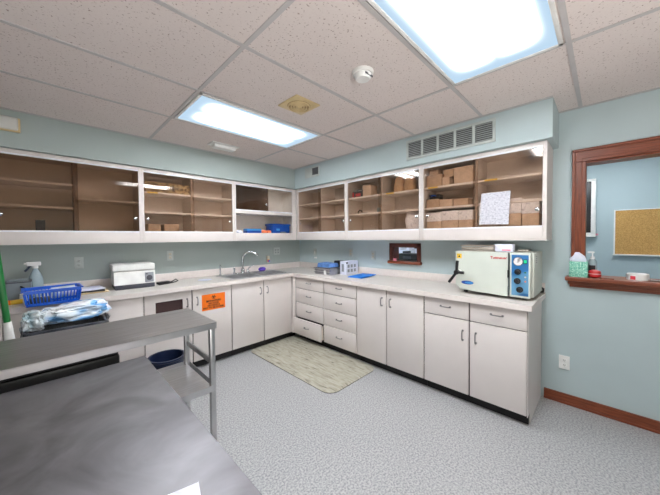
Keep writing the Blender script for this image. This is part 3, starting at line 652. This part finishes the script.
# ------------------------------------------------------------------ biohazard sign on door
sg = MB().box(-.13, .13, -.001, 0, -.088, .088, ORANGE)
def flat(x, z, y=-.0012): return Matrix(((1, 0, 0, x), (0, 0, -1, y), (0, 1, 0, z), (0, 0, 0, 1)))
def arc(cx, cz, r0, r1, a0, a1, n=18):
    vs, fs = [], []
    for i in range(n+1):
        a = a0+(a1-a0)*i/n
        for r in (r0, r1): vs.append((cx+r*math.cos(a), -.0014, cz+r*math.sin(a)))
    for i in range(n): fs.append([2*i, 2*i+1, 2*i+3, 2*i+2])
    sg.add(vs, fs, INK)
bz = .052
for k in range(3):
    a = PI/2+k*2*PI/3; ccx, ccz = .011*math.cos(a), bz+.011*math.sin(a)
    arc(ccx, ccz, .0095, .015, a+.55, a+2*PI-.55)
arc(0, bz, .0115, .0145, 0, 2*PI, 30); arc(0, bz, .0, .004, 0, 2*PI, 12)
sg.text('BIOHAZARD', .029, INK, flat(0, .010), bold=.05); sg.text('NO FOOD', .024, INK, flat(0, -.016), bold=.05); sg.text('OR DRINK IS', .024, INK, flat(0, -.039), bold=.05); sg.text('NOT TO BE STORED', .025, INK, flat(0, -.064), bold=.05)
single('warning_sign', sg, 'orange biohazard sign stuck on a base cabinet door', 'sign', (-1.733, -.6045, .705))

# ------------------------------------------------------------------ things on the right counter
t = thing('instrument_tray', 'stack of grey steel trays near the corner of the counter', 'tray', (-.36, -1.03, CT), RB)
for k, (z, gx) in enumerate(((0, .0), (.03, .008), (.06, -.004))):
    m = MB().box(-.14+gx, .14+gx, -.10, .10, z, z+.004, STEEL)
    for (x0, x1, y0, y1) in ((-.14, -.137, -.10, .10), (.137, .14, -.10, .10), (-.137, .137, -.10, -.097), (-.137, .137, .097, .10)): m.box(x0+gx, x1+gx, y0, y1, z, z+.028, STEEL)
    m.box(-.15+gx, .15+gx, -.112, -.10, z+.024, z+.028, DGREY).box(-.15+gx, .15+gx, .10, .112, z+.024, z+.028, DGREY).build('tray_pan', t)
MB().box(.05, .09, -.114, -.1121, .0, .06, WHITE).build('tray_label', t)
m = MB()
for k in range(3):
    m.box(-.13+.01*k, .12-.008*k, -.09, .09, .018*k, .018*k+.02, BLUEL, .008, Matrix.Rotation(.08*(k-1), 4, 'Z') @ Matrix.Rotation(.03*(k-1), 4, 'Y'))
single('folded_towel', m, 'blue folded cloths lying on the stack of steel trays', 'towel', (-.36, -1.04, CT+.092), RB)
t = thing('equipment_box', 'black box standing behind the trays beside the white box', 'box', (-.13, -1.06, CT), RB)
MB().box(-.085, .085, -.05, .05, 0, .165, BLACK, .012).build('body', t)
MB().box(-.07, .07, -.053, -.0495, .02, .12, DGREY, .003).build('grille', t)
t = thing('appliance_carton', 'white printed carton box between the blue cloths and blue drape', 'box', (-.165, -1.252, CT), RB)
MB().box(-.048, .048, -.13, .13, 0, .175, PLAINP, .002).build('carton_body', t)
m = MB()
for i in range(3):
    for j in range(2): m.box(.0478, .0488, -.09+.065*i, -.05+.065*i, .03+.06*j, .07+.06*j, SILV)
m.box(.0478, .0488, -.115, -.085, .145, .165, DARK)
m.box(-.02, .02, -.1312, -.1302, .04, .14, SILV).build('print', t)
m = MB().box(-.105, .10, -.17, .15, .0, .008, BLUEP, .003).box(-.09, .11, -.15, .17, .008, .015, BLUEP, .003)
single('folded_drape', m, 'bright blue folded drape lying flat right of the white carton', 'drape', (-.25, -1.535, CT), RB+.12)

# autoclave: local frame, x to the right, front faces -y, depth .45
t = thing('autoclave', 'tabletop steam autoclave with blue control panel', 'autoclave', (-.27, -3.046, CT), RB)
MB().box(-.27, .284, -.165, .22, .022, .362, AUTOB, .006).build('housing', t)
d = MB()
prof = [(-.272, .075), (-.235, .048), (-.15, .033), (0, .026), (.122, .022), (.122, .365), (-.272, .365)]
d.prism(prof, .058, AUTOP, Matrix(((1, 0, 0, 0), (0, 0, 1, -.228), (0, 1, 0, 0), (0, 0, 0, 1))))
d = d.build('chamber_door', t)
MB().text('Tuttnauer', .029, RED, flat(.06, .322, -.2284), bold=.03).build('lettering', d)
lg = MB(); vs = [(-.175+.05*math.cos(a), -.2284, .098+.016*math.sin(a)) for a in [2*PI*i/24 for i in range(24)]]
lg.add(vs, [list(range(24))], BLUED); vs = [(-.163+.034*math.cos(a), -.2288, .098+.009*math.sin(a)) for a in [2*PI*i/24 for i in range(24)]]
lg.add(vs, [list(range(24))], SKYB); lg.build('oval_badge', d)
wn = MB().box(-.262, -.222, -.2292, -.228, .305, .345, YEL, .0005); wn.add([(-.252, -.2296, .314), (-.232, -.2296, .314), (-.242, -.2296, .334)], [[0, 1, 2]], INK); wn.build('warning_sticker', d)
h = MB().cyl((-.235, -.228, .19), (-.235, -.30, .19), .016, WHITE, 18).cyl((-.235, -.285, .19), (-.235, -.325, .19), .02, BLACK, 18)
for a, L in ((1.5, .10), (4.1, .11), (.0, .06)): h.cyl((-.235, -.312, .19), (-.235+L*math.cos(a), -.312, .19+L*math.sin(a)), .011, BLACK, 12, .0125)
h.build('closing_handle', d)
MB().box(.124, .134, -.222, -.17, .03, .36, CHROME).cyl((.129, -.232, .06), (.129, -.232, .10), .007, CHROME, 12).cyl((.129, -.232, .17), (.129, -.232, .23), .007, BLACK, 12).build('hinge', t)
p = MB().box(.137, .27, -.228, -.17, .022, .364, AUTOP, .004).build('control_box', t)
fa = MB().box(.149, .258, -.2295, -.228, .038, .350, BFACE, .001).build('fascia', t)
RX = Matrix.Rotation(PI/2, 4, 'X')
MB().lathe([(.033, 0), (.033, .006), (.029, .007), (.029, .0055)], CHROME, Matrix.Translation((.192, -.229, .300)) @ RX, 28).lathe([(.029, 0), (.029, .0062)], DIAL, Matrix.Translation((.192, -.229, .300)) @ RX, 28).box(.190, .193, -.2362, -.2352, .296, .322, INK).build('pressure_gauge', fa)
MB().box(.226, .250, -.233, -.229, .284, .318, BLACK, .002).box(.229, .247, -.2355, -.232, .289, .313, GSWITCH, .001).build('power_switch', fa)
for (x, z) in ((.190, .221), (.188, .150), (.204, .085)):
    MB().lathe([(.023, 0), (.022, .012), (.014, .014), (.013, .024), (.009, .026)], BLACK, Matrix.Translation((x, -.2295, z)) @ RX, 22).box(x-.004, x+.004, -.258, -.25, z-.016, z+.016, BLACK, .002).build('control_knob', fa)
for z, mt in ((.218, GREEN), (.183, IVORY), (.150, ORANGES)):
    MB().lathe([(.006, 0), (.006, .004), (.003, .006)], mt, Matrix.Translation((.238, -.2295, z)) @ RX, 14).build('indicator_lamp', fa)
for x in (-.22, .22):
    for y in (-.13, .17): MB().cyl((x, y, 0), (x, y, .023), .018, BLACK, 14).build('foot', t)
v = MB()
for k in range(4): v.box(.2835, .286, -.10, -.06, .285+.016*k, .290+.016*k, DGREY)
v.build('side_vent', t)
MB().tube([(.282, .20, .05), (.292, .225, .04), (.29, .235, .01), (.26, .24, .0085)], .008, BLACK).build('power_cord', t)
# on top of the autoclave
t = thing('wire_rack', 'wire cassette rack lying on top of the autoclave', 'rack', (-.28, -2.91, CT+.364), RB)
m = MB()
for z in (.004, .048):
    for y in (-.10, .10): m.tube([(-.135, y, z), (.135, y, z)], .004, METALW, 6)
    for x in (-.135, .135): m.tube([(x, -.10, z), (x, .10, z)], .004, METALW, 6)
for i in range(15):
    x = -.125+.25*i/14
    m.tube([(x, -.10, .048), (x, -.10, .004), (x, .10, .004), (x, .10, .048)], .0022, METALW, 5)
m.build('wire_frame', t)
for k in range(3): MB().box(-.128, .128, -.09+.06*k, -.045+.06*k, .012, .034-.004*k, METALW, .002).build('tray_insert', t)
t = thing('glove_carton', 'small white carton lying on top of the autoclave', 'box', (-.30, -3.105, CT+.364), RB+.03)
MB().box(-.065, .065, -.05, .05, 0, .062, PLAINP, .002).build('carton_body', t)
MB().box(-.01, .05, -.0512, -.0499, .008, .02, PINK).build('print', t)
t = thing('steel_cassette', 'thin steel cassette right of the white carton on the autoclave', 'cassette', (-.20, -3.225, CT+.364), RB)
m = MB().box(-.04, .04, -.06, .06, 0, .012, METALW, .002)
for i in range(5): m.box(-.034+.014*i, -.026+.014*i, -.05, .05, .012, .017, METALW, .001)
m.build('slotted_lid', t)

# ------------------------------------------------------------------ ceiling fixtures
L1M = light_mat('diffuser_glow', 55., (-.10, .10), .575)
L2M = light_mat('far_fill_glow', 29., (-.10, .10), .575)
def troffer(cx, cy, label):
    t = thing('ceiling_light', label, 'ceiling light', (cx, cy, HC-.012), 0, 'recessed fluorescent panels')
    a, b = .585, .285
    f = MB()
    f.box(-a, a, -b, -b+.02, 0, .0105, WHITE, .002).box(-a, a, b-.02, b, 0, .0105, WHITE, .002).box(-a, -a+.02, -b, b, 0, .0105, WHITE, .002).box(a-.02, a, -b, b, 0, .0105, WHITE, .002)
    f.build('frame', t)
    MB().box(-a+.02, a-.02, -b+.02, b-.02, .004, .009, L1M).build('diffuser', t)
    return t
troffer(-1.665, -1.40, 'lit fluorescent panel over the sink end of the room')
troffer(-1.665, -3.255, 'lit fluorescent panel at the top edge, nearest the autoclave')
t = thing('exhaust_vent', 'yellowed square ceiling vent with round louvers', 'vent', (-1.64, -2.02, HC), .0)
MB().box(-.115, .115, -.115, .115, -.012, -.0005, CREAM, .004).build('plate', t)
m = MB()
for r_ in (.085, .065, .045, .025): m.lathe([(r_, -.012), (r_, -.024), (r_-.008, -.026), (r_-.010, -.013)], CREAM, None, 32)
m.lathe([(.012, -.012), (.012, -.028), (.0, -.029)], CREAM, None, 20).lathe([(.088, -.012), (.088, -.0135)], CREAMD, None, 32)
m.build('louver_rings', t)
t = thing('smoke_detector', 'round white smoke detector on the ceiling tile', 'smoke detector', (-1.63, -2.63, HC))
MB().lathe([(.066, -.0005), (.066, -.012), (.06, -.02)], WHITE, None, 32).build('base', t)
MB().lathe([(.052, -.018), (.052, -.034), (.042, -.048), (.0, -.05)], WHITE, None, 32).box(-.035, .035, -.05, -.046, -.04, -.03, DGREY).build('sensor_dome', t)
t = thing('air_diffuser', 'white rectangular ceiling register near the soffit', 'vent', (-1.63, -.70, HC), .0)
MB().box(-.15, .15, -.075, .075, -.012, -.0005, WHITE, .004).build('frame', t)
m = MB().box(-.12, .12, -.05, .05, -.045, -.012, WHITE, .008)
m.build('baffle', t)
t = thing('emergency_light', 'cream framed wall light high on the soffit at the left edge', 'wall light', (-3.235, -SD, 2.315))
MB().box(-.11, .085, -.03, -.0005, -.055, .055, CREAM, .006).build('housing', t)
MB().box(-.105, .074, -.046, -.028, -.046, .052, PLENS, .012, seg=3).build('lens', t)
# soffit registers
t = thing('return_air_grille', 'long five panel return air grille on the right soffit', 'vent', (-SD-.01, -2.645, 2.295), RB)
W_, H_ = .408, .098
f = MB().box(-W_, W_, -.014, -.0005, -H_, -H_+.022, VENTM, .002).box(-W_, W_, -.014, -.0005, H_-.022, H_, VENTM, .002)
for k in range(6):
    x = -W_+.011+(2*W_-.022)*k/5; f.box(x-.011, x+.011, -.014, -.0005, -H_+.02, H_-.02, VENTM, .002)
f.build('frame', t)
for k in range(5):
    x0 = -W_+.022+(2*W_-.022)*k/5; x1 = x0+(2*W_-.022)/5-.022
    m = MB().box(x0, x1, -.002, -.0008, -H_+.02, H_-.02, LOUV)
    for j in range(9):
        z = -H_+.03+j*(2*H_-.06)/8
        m.box(x0, x1, -.006, .006, -.0008, .0008, VENTM, 0, Matrix.Translation((0, -.0075, z)) @ Matrix.Rotation(.6, 4, 'X'))
    m.build('louver_panel', t)
t = thing('supply_register', 'small supply register on the right soffit beside the corner', 'vent', (-SD-.01, -.77, 2.325), RB)
MB().box(-.15, .15, -.008, -.0005, -.07, .07, VENTM, .002).build('frame', t)
m = MB().box(.01, .13, -.0095, -.0079, -.045, .05, LOUV)
for j in range(6): m.box(.01, .13, -.013, -.009, -.04+j*.017, -.036+j*.017, DGREY)
m.build('louver_panel', t)
MB().box(-.13, .0, -.0095, -.0079, -.045, .05, VENTM, .001).build('cover_plate', t)

# ------------------------------------------------------------------ items on the pass-through sill and in the far room
ZS = OZ0+.0045
t = thing('tissue_box', 'green patterned tissue box on the oak sill', 'tissue box', (-.03, -3.562, ZS), RB)
MB().box(-.055, .055, -.055, .055, 0, .12, TISSUE, .003).build('carton', t)
m = MB(); n = 8; vs = []
for j, (zz, wx, wy) in enumerate(((.114, .042, .014), (.140, .052, .024), (.166, .036, .018), (.195, .012, .006))):
    for i in range(12):
        a = 2*PI*i/12; vs.append((-.003*j+wx*math.cos(a)*(1+.25*mnoise.noise((i*.8, j*.7, 2))), wy*math.sin(a)*(1+.4*mnoise.noise((i*.9, j, 7))), zz))
fs = [[j*12+i, j*12+(i+1) % 12, (j+1)*12+(i+1) % 12, (j+1)*12+i] for j in range(3) for i in range(12)]; fs.append([36+i for i in range(12)])
m.add(vs, fs, PLAINP).build('tissue', t)
t = thing('pump_bottle', 'clear sanitizer pump bottle behind the red timer', 'bottle', (.055, -3.640, ZS), RB)
MB().lathe([(.026, 0), (.028, .004), (.028, .11), (.022, .13), (.012, .14)], CLEARP, None, 20).build('body', t)
MB().box(-.018, .018, -.0292, -.026, .05, .09, INK, .001).build('label', t)
MB().lathe([(.014, .139), (.014, .158), (.005, .16), (.005, .185)], WHITE, None, 16).box(-.03, .012, -.008, .008, .185, .20, WHITE, .004).build('pump_head', t)
t = thing('apple_timer', 'round red kitchen timer on the oak sill', 'timer', (-.035, -3.655, ZS), RB)
MB().lathe([(.020, 0), (.035, .009), (.040, .028), (.034, .052), (.016, .061), (.004, .056)], RED, None, 24).build('body', t)
MB().lathe([(.0395, .029), (.0404, .0305), (.0385, .033)], WHITE, None, 24).build('dial_ring', t)
single('wood_block', MB().box(-.04, .04, -.03, .03, 0, .008, WOODY, .002), 'thin wooden block lying in front of the red timer', 'block', (-.066, -3.722, ZS), RB)
t = thing('tape_roll', 'wide white ring roll with red label on the sill', 'tape', (.02, -3.885, ZS))
MB().lathe([(.058, 0), (.058, .042), (.053, .046), (.045, .042), (.045, .003), (.05, 0)], WHITE, None, 32).build('ring', t)
m = MB(); vs = []
for i in range(6):
    a = PI-.75+.1*i
    for z in (.004, .03): vs.append((.0588*math.cos(a), .0588*math.sin(a), z))
m.add(vs, [[2*i, 2*i+1, 2*i+3, 2*i+2] for i in range(5)], REDINK).build('label', t)
t = thing('scissors', 'steel scissors with dark handles at the right end of the sill', 'scissors', (.0, -3.985, ZS), .5)
MB().tube([(-.02, .06, .004), (.0, .0, .005), (.012, -.06, .004)], .004, STEEL, 8).tube([(.02, .06, .006), (.0, .0, .007), (-.012, -.06, .005)], .004, STEEL, 8).build('blades', t)
for sx in (-1, 1): MB().tube([(sx*(.012+.014*math.cos(a))-.0, -.085+.02*math.sin(a), .006) for a in [2*PI*i/14 for i in range(15)]], .004, DGREY, 8).build('finger_loop', t)
t = thing('cork_board', 'cork bulletin board with white frame on the far wall', 'bulletin board', (1.999, -4.425, 1.44), RB)
MB().box(-.625, .625, -.012, -.001, -.275, .275, CORK).build('cork_panel', t)
MB().box(-.635, .635, -.018, -.001, .27, .28, WHITE).box(-.64, .64, -.045, -.001, -.287, -.272, WHITE, .003).box(-.635, -.622, -.018, -.001, -.275, .275, WHITE).box(.622, .635, -.018, -.001, -.275, .275, WHITE).build('frame', t)
t = thing('view_box', 'dark glass box with white frame on the far room wall', 'light box', (1.999, -3.425, 1.77), RB)
MB().box(-.18, .165, -.07, -.001, -.33, .33, BLACK, .003).build('screen', t)
MB().box(.155, .20, -.085, -.001, -.35, .35, WHITE, .004).box(-.20, .20, -.085, -.001, .33, .36, WHITE, .004).box(-.20, .20, -.085, -.001, -.385, -.33, WHITE, .004).build('frame', t)
single('pink_sticker', MB().box(-.02, .02, -.002, 0, -.012, .012, PINK), 'tiny pink sticker on the wall right of the dark glass box', 'sticker', (1.999, -3.63, 1.415), RB)
t = thing('far_room_fill', 'unseen fill panel added to light the room past the opening', 'ceiling light', (1.15, -3.7, HC-.012), PI/2)  # out-of-view panel added so the far room gets light
MB().box(-.585, .585, -.285, -.265, 0, .0105, WHITE).box(-.585, .585, .265, .285, 0, .0105, WHITE).box(-.585, -.565, -.265, .265, 0, .0105, WHITE).box(.565, .585, -.265, .265, 0, .0105, WHITE).build('frame', t)
MB().box(-.565, .565, -.265, .265, .004, .009, L2M).build('diffuser', t)
t = thing('far_room_fill', 'unseen fill panel added to light the space behind the small opening', 'ceiling light', (.42, -1.4, HC-.012), PI/2)  # second added panel, brightens what shows through the small opening
MB().box(-.585, .585, -.285, -.265, 0, .0105, WHITE).box(-.585, .585, .265, .285, 0, .0105, WHITE).box(-.585, -.565, -.265, .265, 0, .0105, WHITE).box(.565, .585, -.265, .265, 0, .0105, WHITE).build('frame', t)
MB().box(-.565, .565, -.265, .265, .004, .009, L2M).build('diffuser', t)
# behind the small opening: ledge, printer and pin board
t = thing('wall_shelf', 'white wall shelf behind the small opening', 'shelf', (T+.001, -1.75, .0), 0)
MB().box(0, .48, -.55, .55, 1.075, 1.10, WHITE, .003).build('shelf_board', t)
MB().box(0, .03, -.5, -.47, .85, 1.075, WHITE).box(0, .03, .47, .5, .85, 1.075, WHITE).build('bracket', t)
t = thing('partition_panel', 'white backing panel with papers behind the small opening', 'panel', (T+.482, -1.75, 0), 0)
MB().box(0, .02, -.55, .55, 0, 1.75, PLAINP, .003).build('panel_board', t)
for y, z, w_, h_ in ((.12, 1.25, .1, .07), (-.02, 1.20, .09, .1), (.25, 1.22, .08, .06)): MB().box(-.0015, -.0002, y-w_/2, y+w_/2, z-h_/2, z+h_/2, PAPER).build('pinned_paper', t)
t = thing('label_printer', 'black printer seen through the small wood framed opening', 'printer', (.36, -1.86, 1.101), RB)
MB().box(-.13, .14, -.09, .09, 0, .085, BLACK, .012).build('body', t)
MB().box(-.05, .07, -.092, -.089, .015, .05, DGREY, .002).build('front_panel', t)
MB().box(-.09, -.01, -.03, .06, .083, .115, DGREY, .01).build('paper_cover', t)
t = thing('wall_phone', 'dark device hanging above the black printer', 'phone', (.60, -1.86, 1.245), RB)
MB().box(-.045, .055, -.035, -.001, -.005, .05, BLACK, .008).build('body', t)
MB().tube([(.05, -.02, .0), (.03, -.03, -.04), (.0, -.03, -.09), (-.03, -.02, -.125)], .004, BLACK).build('cord', t)
single('pink_note', MB().box(-.022, .022, -.0015, 0, 0, .03, PINK), 'pink sticky note on the sill of the small opening', 'note', (-.046, -1.885, SZ0), RB)

# ------------------------------------------------------------------ floor mat
t = thing('floor_mat', 'beige marbled anti-fatigue mat on the floor by the sink', 'mat', (-.93, -1.265, 0), 0)
def rrect(hx, hy, r, n=8):
    pts = []
    for cx, cy, a0 in ((hx-r, hy-r, 0), (-hx+r, hy-r, PI/2), (-hx+r, -hy+r, PI), (hx-r, -hy+r, 1.5*PI)):
        for i in range(n+1): a = a0+PI/2*i/n; pts.append((cx+r*math.cos(a), cy+r*math.sin(a)))
    return pts
m = MB(); m.prism(rrect(.362, .725, .11), .005, MATE).build('edge', t)
a, b = rrect(.362, .725, .11), rrect(.345, .708, .095); n = len(a)
m = MB(); m.add([(x, y, .005) for x, y in a]+[(x, y, .013) for x, y in b], [[i, (i+1) % n, n+(i+1) % n, n+i] for i in range(n)]+[[n+i for i in range(n)]], MATM).build('cushion', t)

# ------------------------------------------------------------------ steel cart with shelf
t = thing('steel_cart', 'tall stainless steel cart table with lower shelf behind the exam table', 'cart', (-2.795, -1.96, 0))
hx, hy, zt = .418, .222, .95
m = MB().box(-hx, hx, -hy, hy, zt-.004, zt, STEEL)
m.box(-hx, hx, -hy, -hy+.003, zt-.034, zt-.002, STEEL).box(-hx, hx, hy-.003, hy, zt-.034, zt-.002, STEEL).box(-hx, -hx+.003, -hy, hy, zt-.034, zt-.002, STEEL).box(hx-.003, hx, -hy, hy, zt-.034, zt-.002, STEEL)
m.build('top', t)
lx, ly = hx-.02, hy-.02
for sx in (-1, 1):
    for sy in (-1, 1):
        l = MB().box(sx*lx-.014, sx*lx+.014, sy*ly-.014, sy*ly+.014, .025, zt-.005, STEEL, .003).build('leg', t)
        MB().cyl((sx*lx, sy*ly, 0), (sx*lx, sy*ly, .03), .012, BLACK, 12).build('foot', l)
for sx in (-1, 1): MB().box(sx*lx-.006, sx*lx+.006, -ly+.014, ly-.014, .715, .745, STEEL, .002).build('side_rail', t)
z2 = .585
m = MB().box(-lx, lx, -ly, ly, z2, z2+.003, STEEL)
m.box(-lx-.002, lx+.002, -ly-.016, -ly-.013, z2-.016, z2+.018, STEEL).box(-lx, lx, ly+.013, ly+.016, z2-.016, z2+.018, STEEL).box(lx+.013, lx+.016, -ly, ly, z2-.016, z2+.018, STEEL).box(-lx-.016, -lx-.013, -ly, ly, z2-.016, z2+.018, STEEL)
m.build('lower_shelf', t)
CASEX = .128
t = thing('equipment_case', 'black case sitting on the lower shelf under the cart top', 'case', (-2.93, -1.97, z2+.003))
MB().box(-.24, CASEX, -.16, .16, 0, .30, BLACK, .012).build('shell', t)
MB().box(-.235, CASEX-.005, -.155, .155, .30, .318, BLACK, .006).build('lid', t)
MB().tube([(-.08, -.16, .15), (-.08, -.18, .17), (.08, -.18, .17), (.08, -.16, .15)], .008, DGREY).build('handle', t)

# exam table
t = thing('exam_table', 'large worn stainless steel exam table in the foreground', 'table', (-3.27, -2.88, 0))
hx, hy, zt = .548, .665, .88
m = MB().box(-hx, hx, -hy, hy, zt-.004, zt, STEELT, .0015)
m.box(-hx, hx, -hy, -hy+.004, zt-.045, zt-.002, STEELT).box(-hx, hx, hy-.004, hy, zt-.045, zt-.002, STEELT).box(-hx, -hx+.004, -hy, hy, zt-.045, zt-.002, STEELT).box(hx-.004, hx, -hy, hy, zt-.045, zt-.002, STEELT)
m.build('top', t)
for sx in (-1, 1):
    for sy in (-1, 1): MB().cyl((sx*(hx-.06), sy*(hy-.06), 0), (sx*(hx-.06), sy*(hy-.06), zt-.005), .02, STEEL, 16).build('leg', t)
m = MB().prism([(0, 0), (.22, 0), (.22, .28), (0, .28)], .0006, PLAINP)
single('paper_sheet', m, 'plain white sheet of paper lying on the steel exam table', 'paper', (-3.085, -3.295, .8805), math.radians(-14))

# ------------------------------------------------------------------ bins, bags and broom
t = thing('waste_bin', 'round navy waste bin on the floor behind the cart', 'bin', (-2.325, -1.03, 0))
MB().lathe([(.10, 0), (.105, .004), (.135, .385), (.142, .39), (.142, .405), (.128, .405), (.124, .38), (.098, .012), (.0, .01)], NAVY, None, 36).build('tub', t)
t = thing('trash_can', 'black rectangular trash can with clear liner against the counter', 'trash can', (-2.935, -.90, 0))
m = MB(); n = 4
def frust(a0, b0, z0, a1, b1, z1, mat): 
    return m.add([(-a0, -b0, z0), (a0, -b0, z0), (a0, b0, z0), (-a0, b0, z0), (-a1, -b1, z1), (a1, -b1, z1), (a1, b1, z1), (-a1, b1, z1)], [[0, 1, 5, 4], [1, 2, 6, 5], [2, 3, 7, 6], [3, 0, 4, 7]], mat)
frust(.16, .13, 0, .205, .17, .79, BLACK); frust(.155, .125, .01, .198, .163, .79, BLACK)
m.add([(-.16, -.13, 0), (.16, -.13, 0), (.16, .13, 0), (-.16, .13, 0)], [[0, 1, 2, 3]], BLACK)
m.build('body', t)
m = MB(); A, B = .214, .178
m.box(-A, A, -B, -B+.016, .775, .81, DGREY, .004).box(-A, A, B-.016, B, .775, .81, DGREY, .004).box(-A, -A+.016, -B, B, .775, .81, DGREY, .004).box(A-.016, A, -B, B, .775, .81, DGREY, .004).build('rim', t)
m = MB(); n = 40; vs = []
for j, (zz, gr) in enumerate(((.70, .014), (.76, .012), (.815, .004), (.845, .012), (.80, .02), (.72, .03))):
    gr2 = gr
    for i in range(n):
        f = i/n*4; k = int(f); u = f-k
        cx = [(-1+2*u, -1), (1, -1+2*u), (1-2*u, 1), (-1, 1-2*u)][k]
        w_ = .012*mnoise.noise((i*.55, j*.8, 3))
        vs.append((cx[0]*(A+gr2+w_), cx[1]*(B+gr2+w_), zz+.012*mnoise.noise((i*.4, j, 9))))
m.add(vs, [[j*n+i, j*n+(i+1) % n, (j+1)*n+(i+1) % n, (j+1)*n+i] for j in range(1, 3) for i in range(n)], LINER).build('clear_liner', t)
m = MB().blob((0, 0, .055), (.18, .10, .065), POLYBAG, .34, 4.5, 5, 4, -.052, .12)
single('plastic_bag', m, 'white and blue plastic bag stuffed in the trash can, right part', 'bag', (-2.885, -.92, .825))
m = MB().blob((0, 0, .05), (.058, .085, .065), POLYWH, .35, 5, 5, 8, -.05)
single('crumpled_bag', m, 'crumpled whitish bag at the left end of the trash can', 'bag', (-3.095, -.96, .81))
t = thing('floor_mop', 'green handled mop with white socket leaning at the left edge', 'mop', (-3.155, -1.05, 0))
at = lambda z: Vector((-.075*z+.012, .0, z))
MB().cyl(at(.88), at(1.5), .016, GREEN, 16).build('handle', t)
MB().cyl(at(.77), at(.90), .024, WHITE, 18, .018).build('socket', t)
MB().cyl(at(.04), at(.78), .012, WHITE, 14).build('lower_pole', t)
MB().box(-.10, .10, -.05, .05, 0, .045, DGREY, .012).build('mop_head', t)

# ------------------------------------------------------------------ light, sky, camera
w = bpy.data.worlds.new('world'); sc.world = w; w.use_nodes = True
nt = w.node_tree; nt.nodes.clear()
sky = nt.nodes.new('ShaderNodeTexSky'); sky.sky_type = 'HOSEK_WILKIE'; sky.turbidity = 5; sky.sun_direction = (-.4, .6, .6)
bg = nt.nodes.new('ShaderNodeBackground'); bg.inputs['Strength'].default_value = .9
ou = nt.nodes.new('ShaderNodeOutputWorld'); nt.links.new(sky.outputs[0], bg.inputs[0]); nt.links.new(bg.outputs[0], ou.inputs[0])

def axes(yaw, pitch, roll):
    ya, pi, ro = map(math.radians, (yaw, pitch, roll))
    F = Vector((math.cos(ya)*math.cos(pi), math.sin(ya)*math.cos(pi), math.sin(pi)))
    R = Vector((math.sin(ya), -math.cos(ya), 0)); U = R.cross(F)
    return F, R*math.cos(ro)+U*math.sin(ro), U*math.cos(ro)-R*math.sin(ro)
F, R, U = axes(44.537, -1.429, -.5)
cam = bpy.data.cameras.new('camera'); co = bpy.data.objects.new('camera', cam); C.objects.link(co)
cam.sensor_width = 36; cam.sensor_fit = 'HORIZONTAL'; cam.lens = 278.637/660*36; cam.shift_y = -3.818/660; cam.clip_start = .02
M = Matrix.Identity(4)
for r in range(3): M[r][0], M[r][1], M[r][2] = R[r], U[r], -F[r]
M.translation = (-3.025, -3.705, 1.416); co.matrix_world = M
# unseen area light added behind the camera to brighten the ceiling
la = bpy.data.lights.new('ceiling_fill', 'AREA'); la.shape = 'RECTANGLE'; la.size = 1.4; la.size_y = .8; la.energy = 75; la.color = (1, .93, .87)
lo = bpy.data.objects.new('ceiling_fill', la); C.objects.link(lo); lo.location = (-3.0, -4.95, .9); lo.rotation_euler = (math.radians(168), 0, 0)
sc.camera = co
sc.view_settings.view_transform = 'Standard'; sc.view_settings.look = 'None'; sc.view_settings.exposure = 0.04
sc.cycles.use_denoising = True; sc.cycles.max_bounces = 14; sc.cycles.diffuse_bounces = 6; sc.cycles.transparent_max_bounces = 24; sc.cycles.sample_clamp_indirect = 8
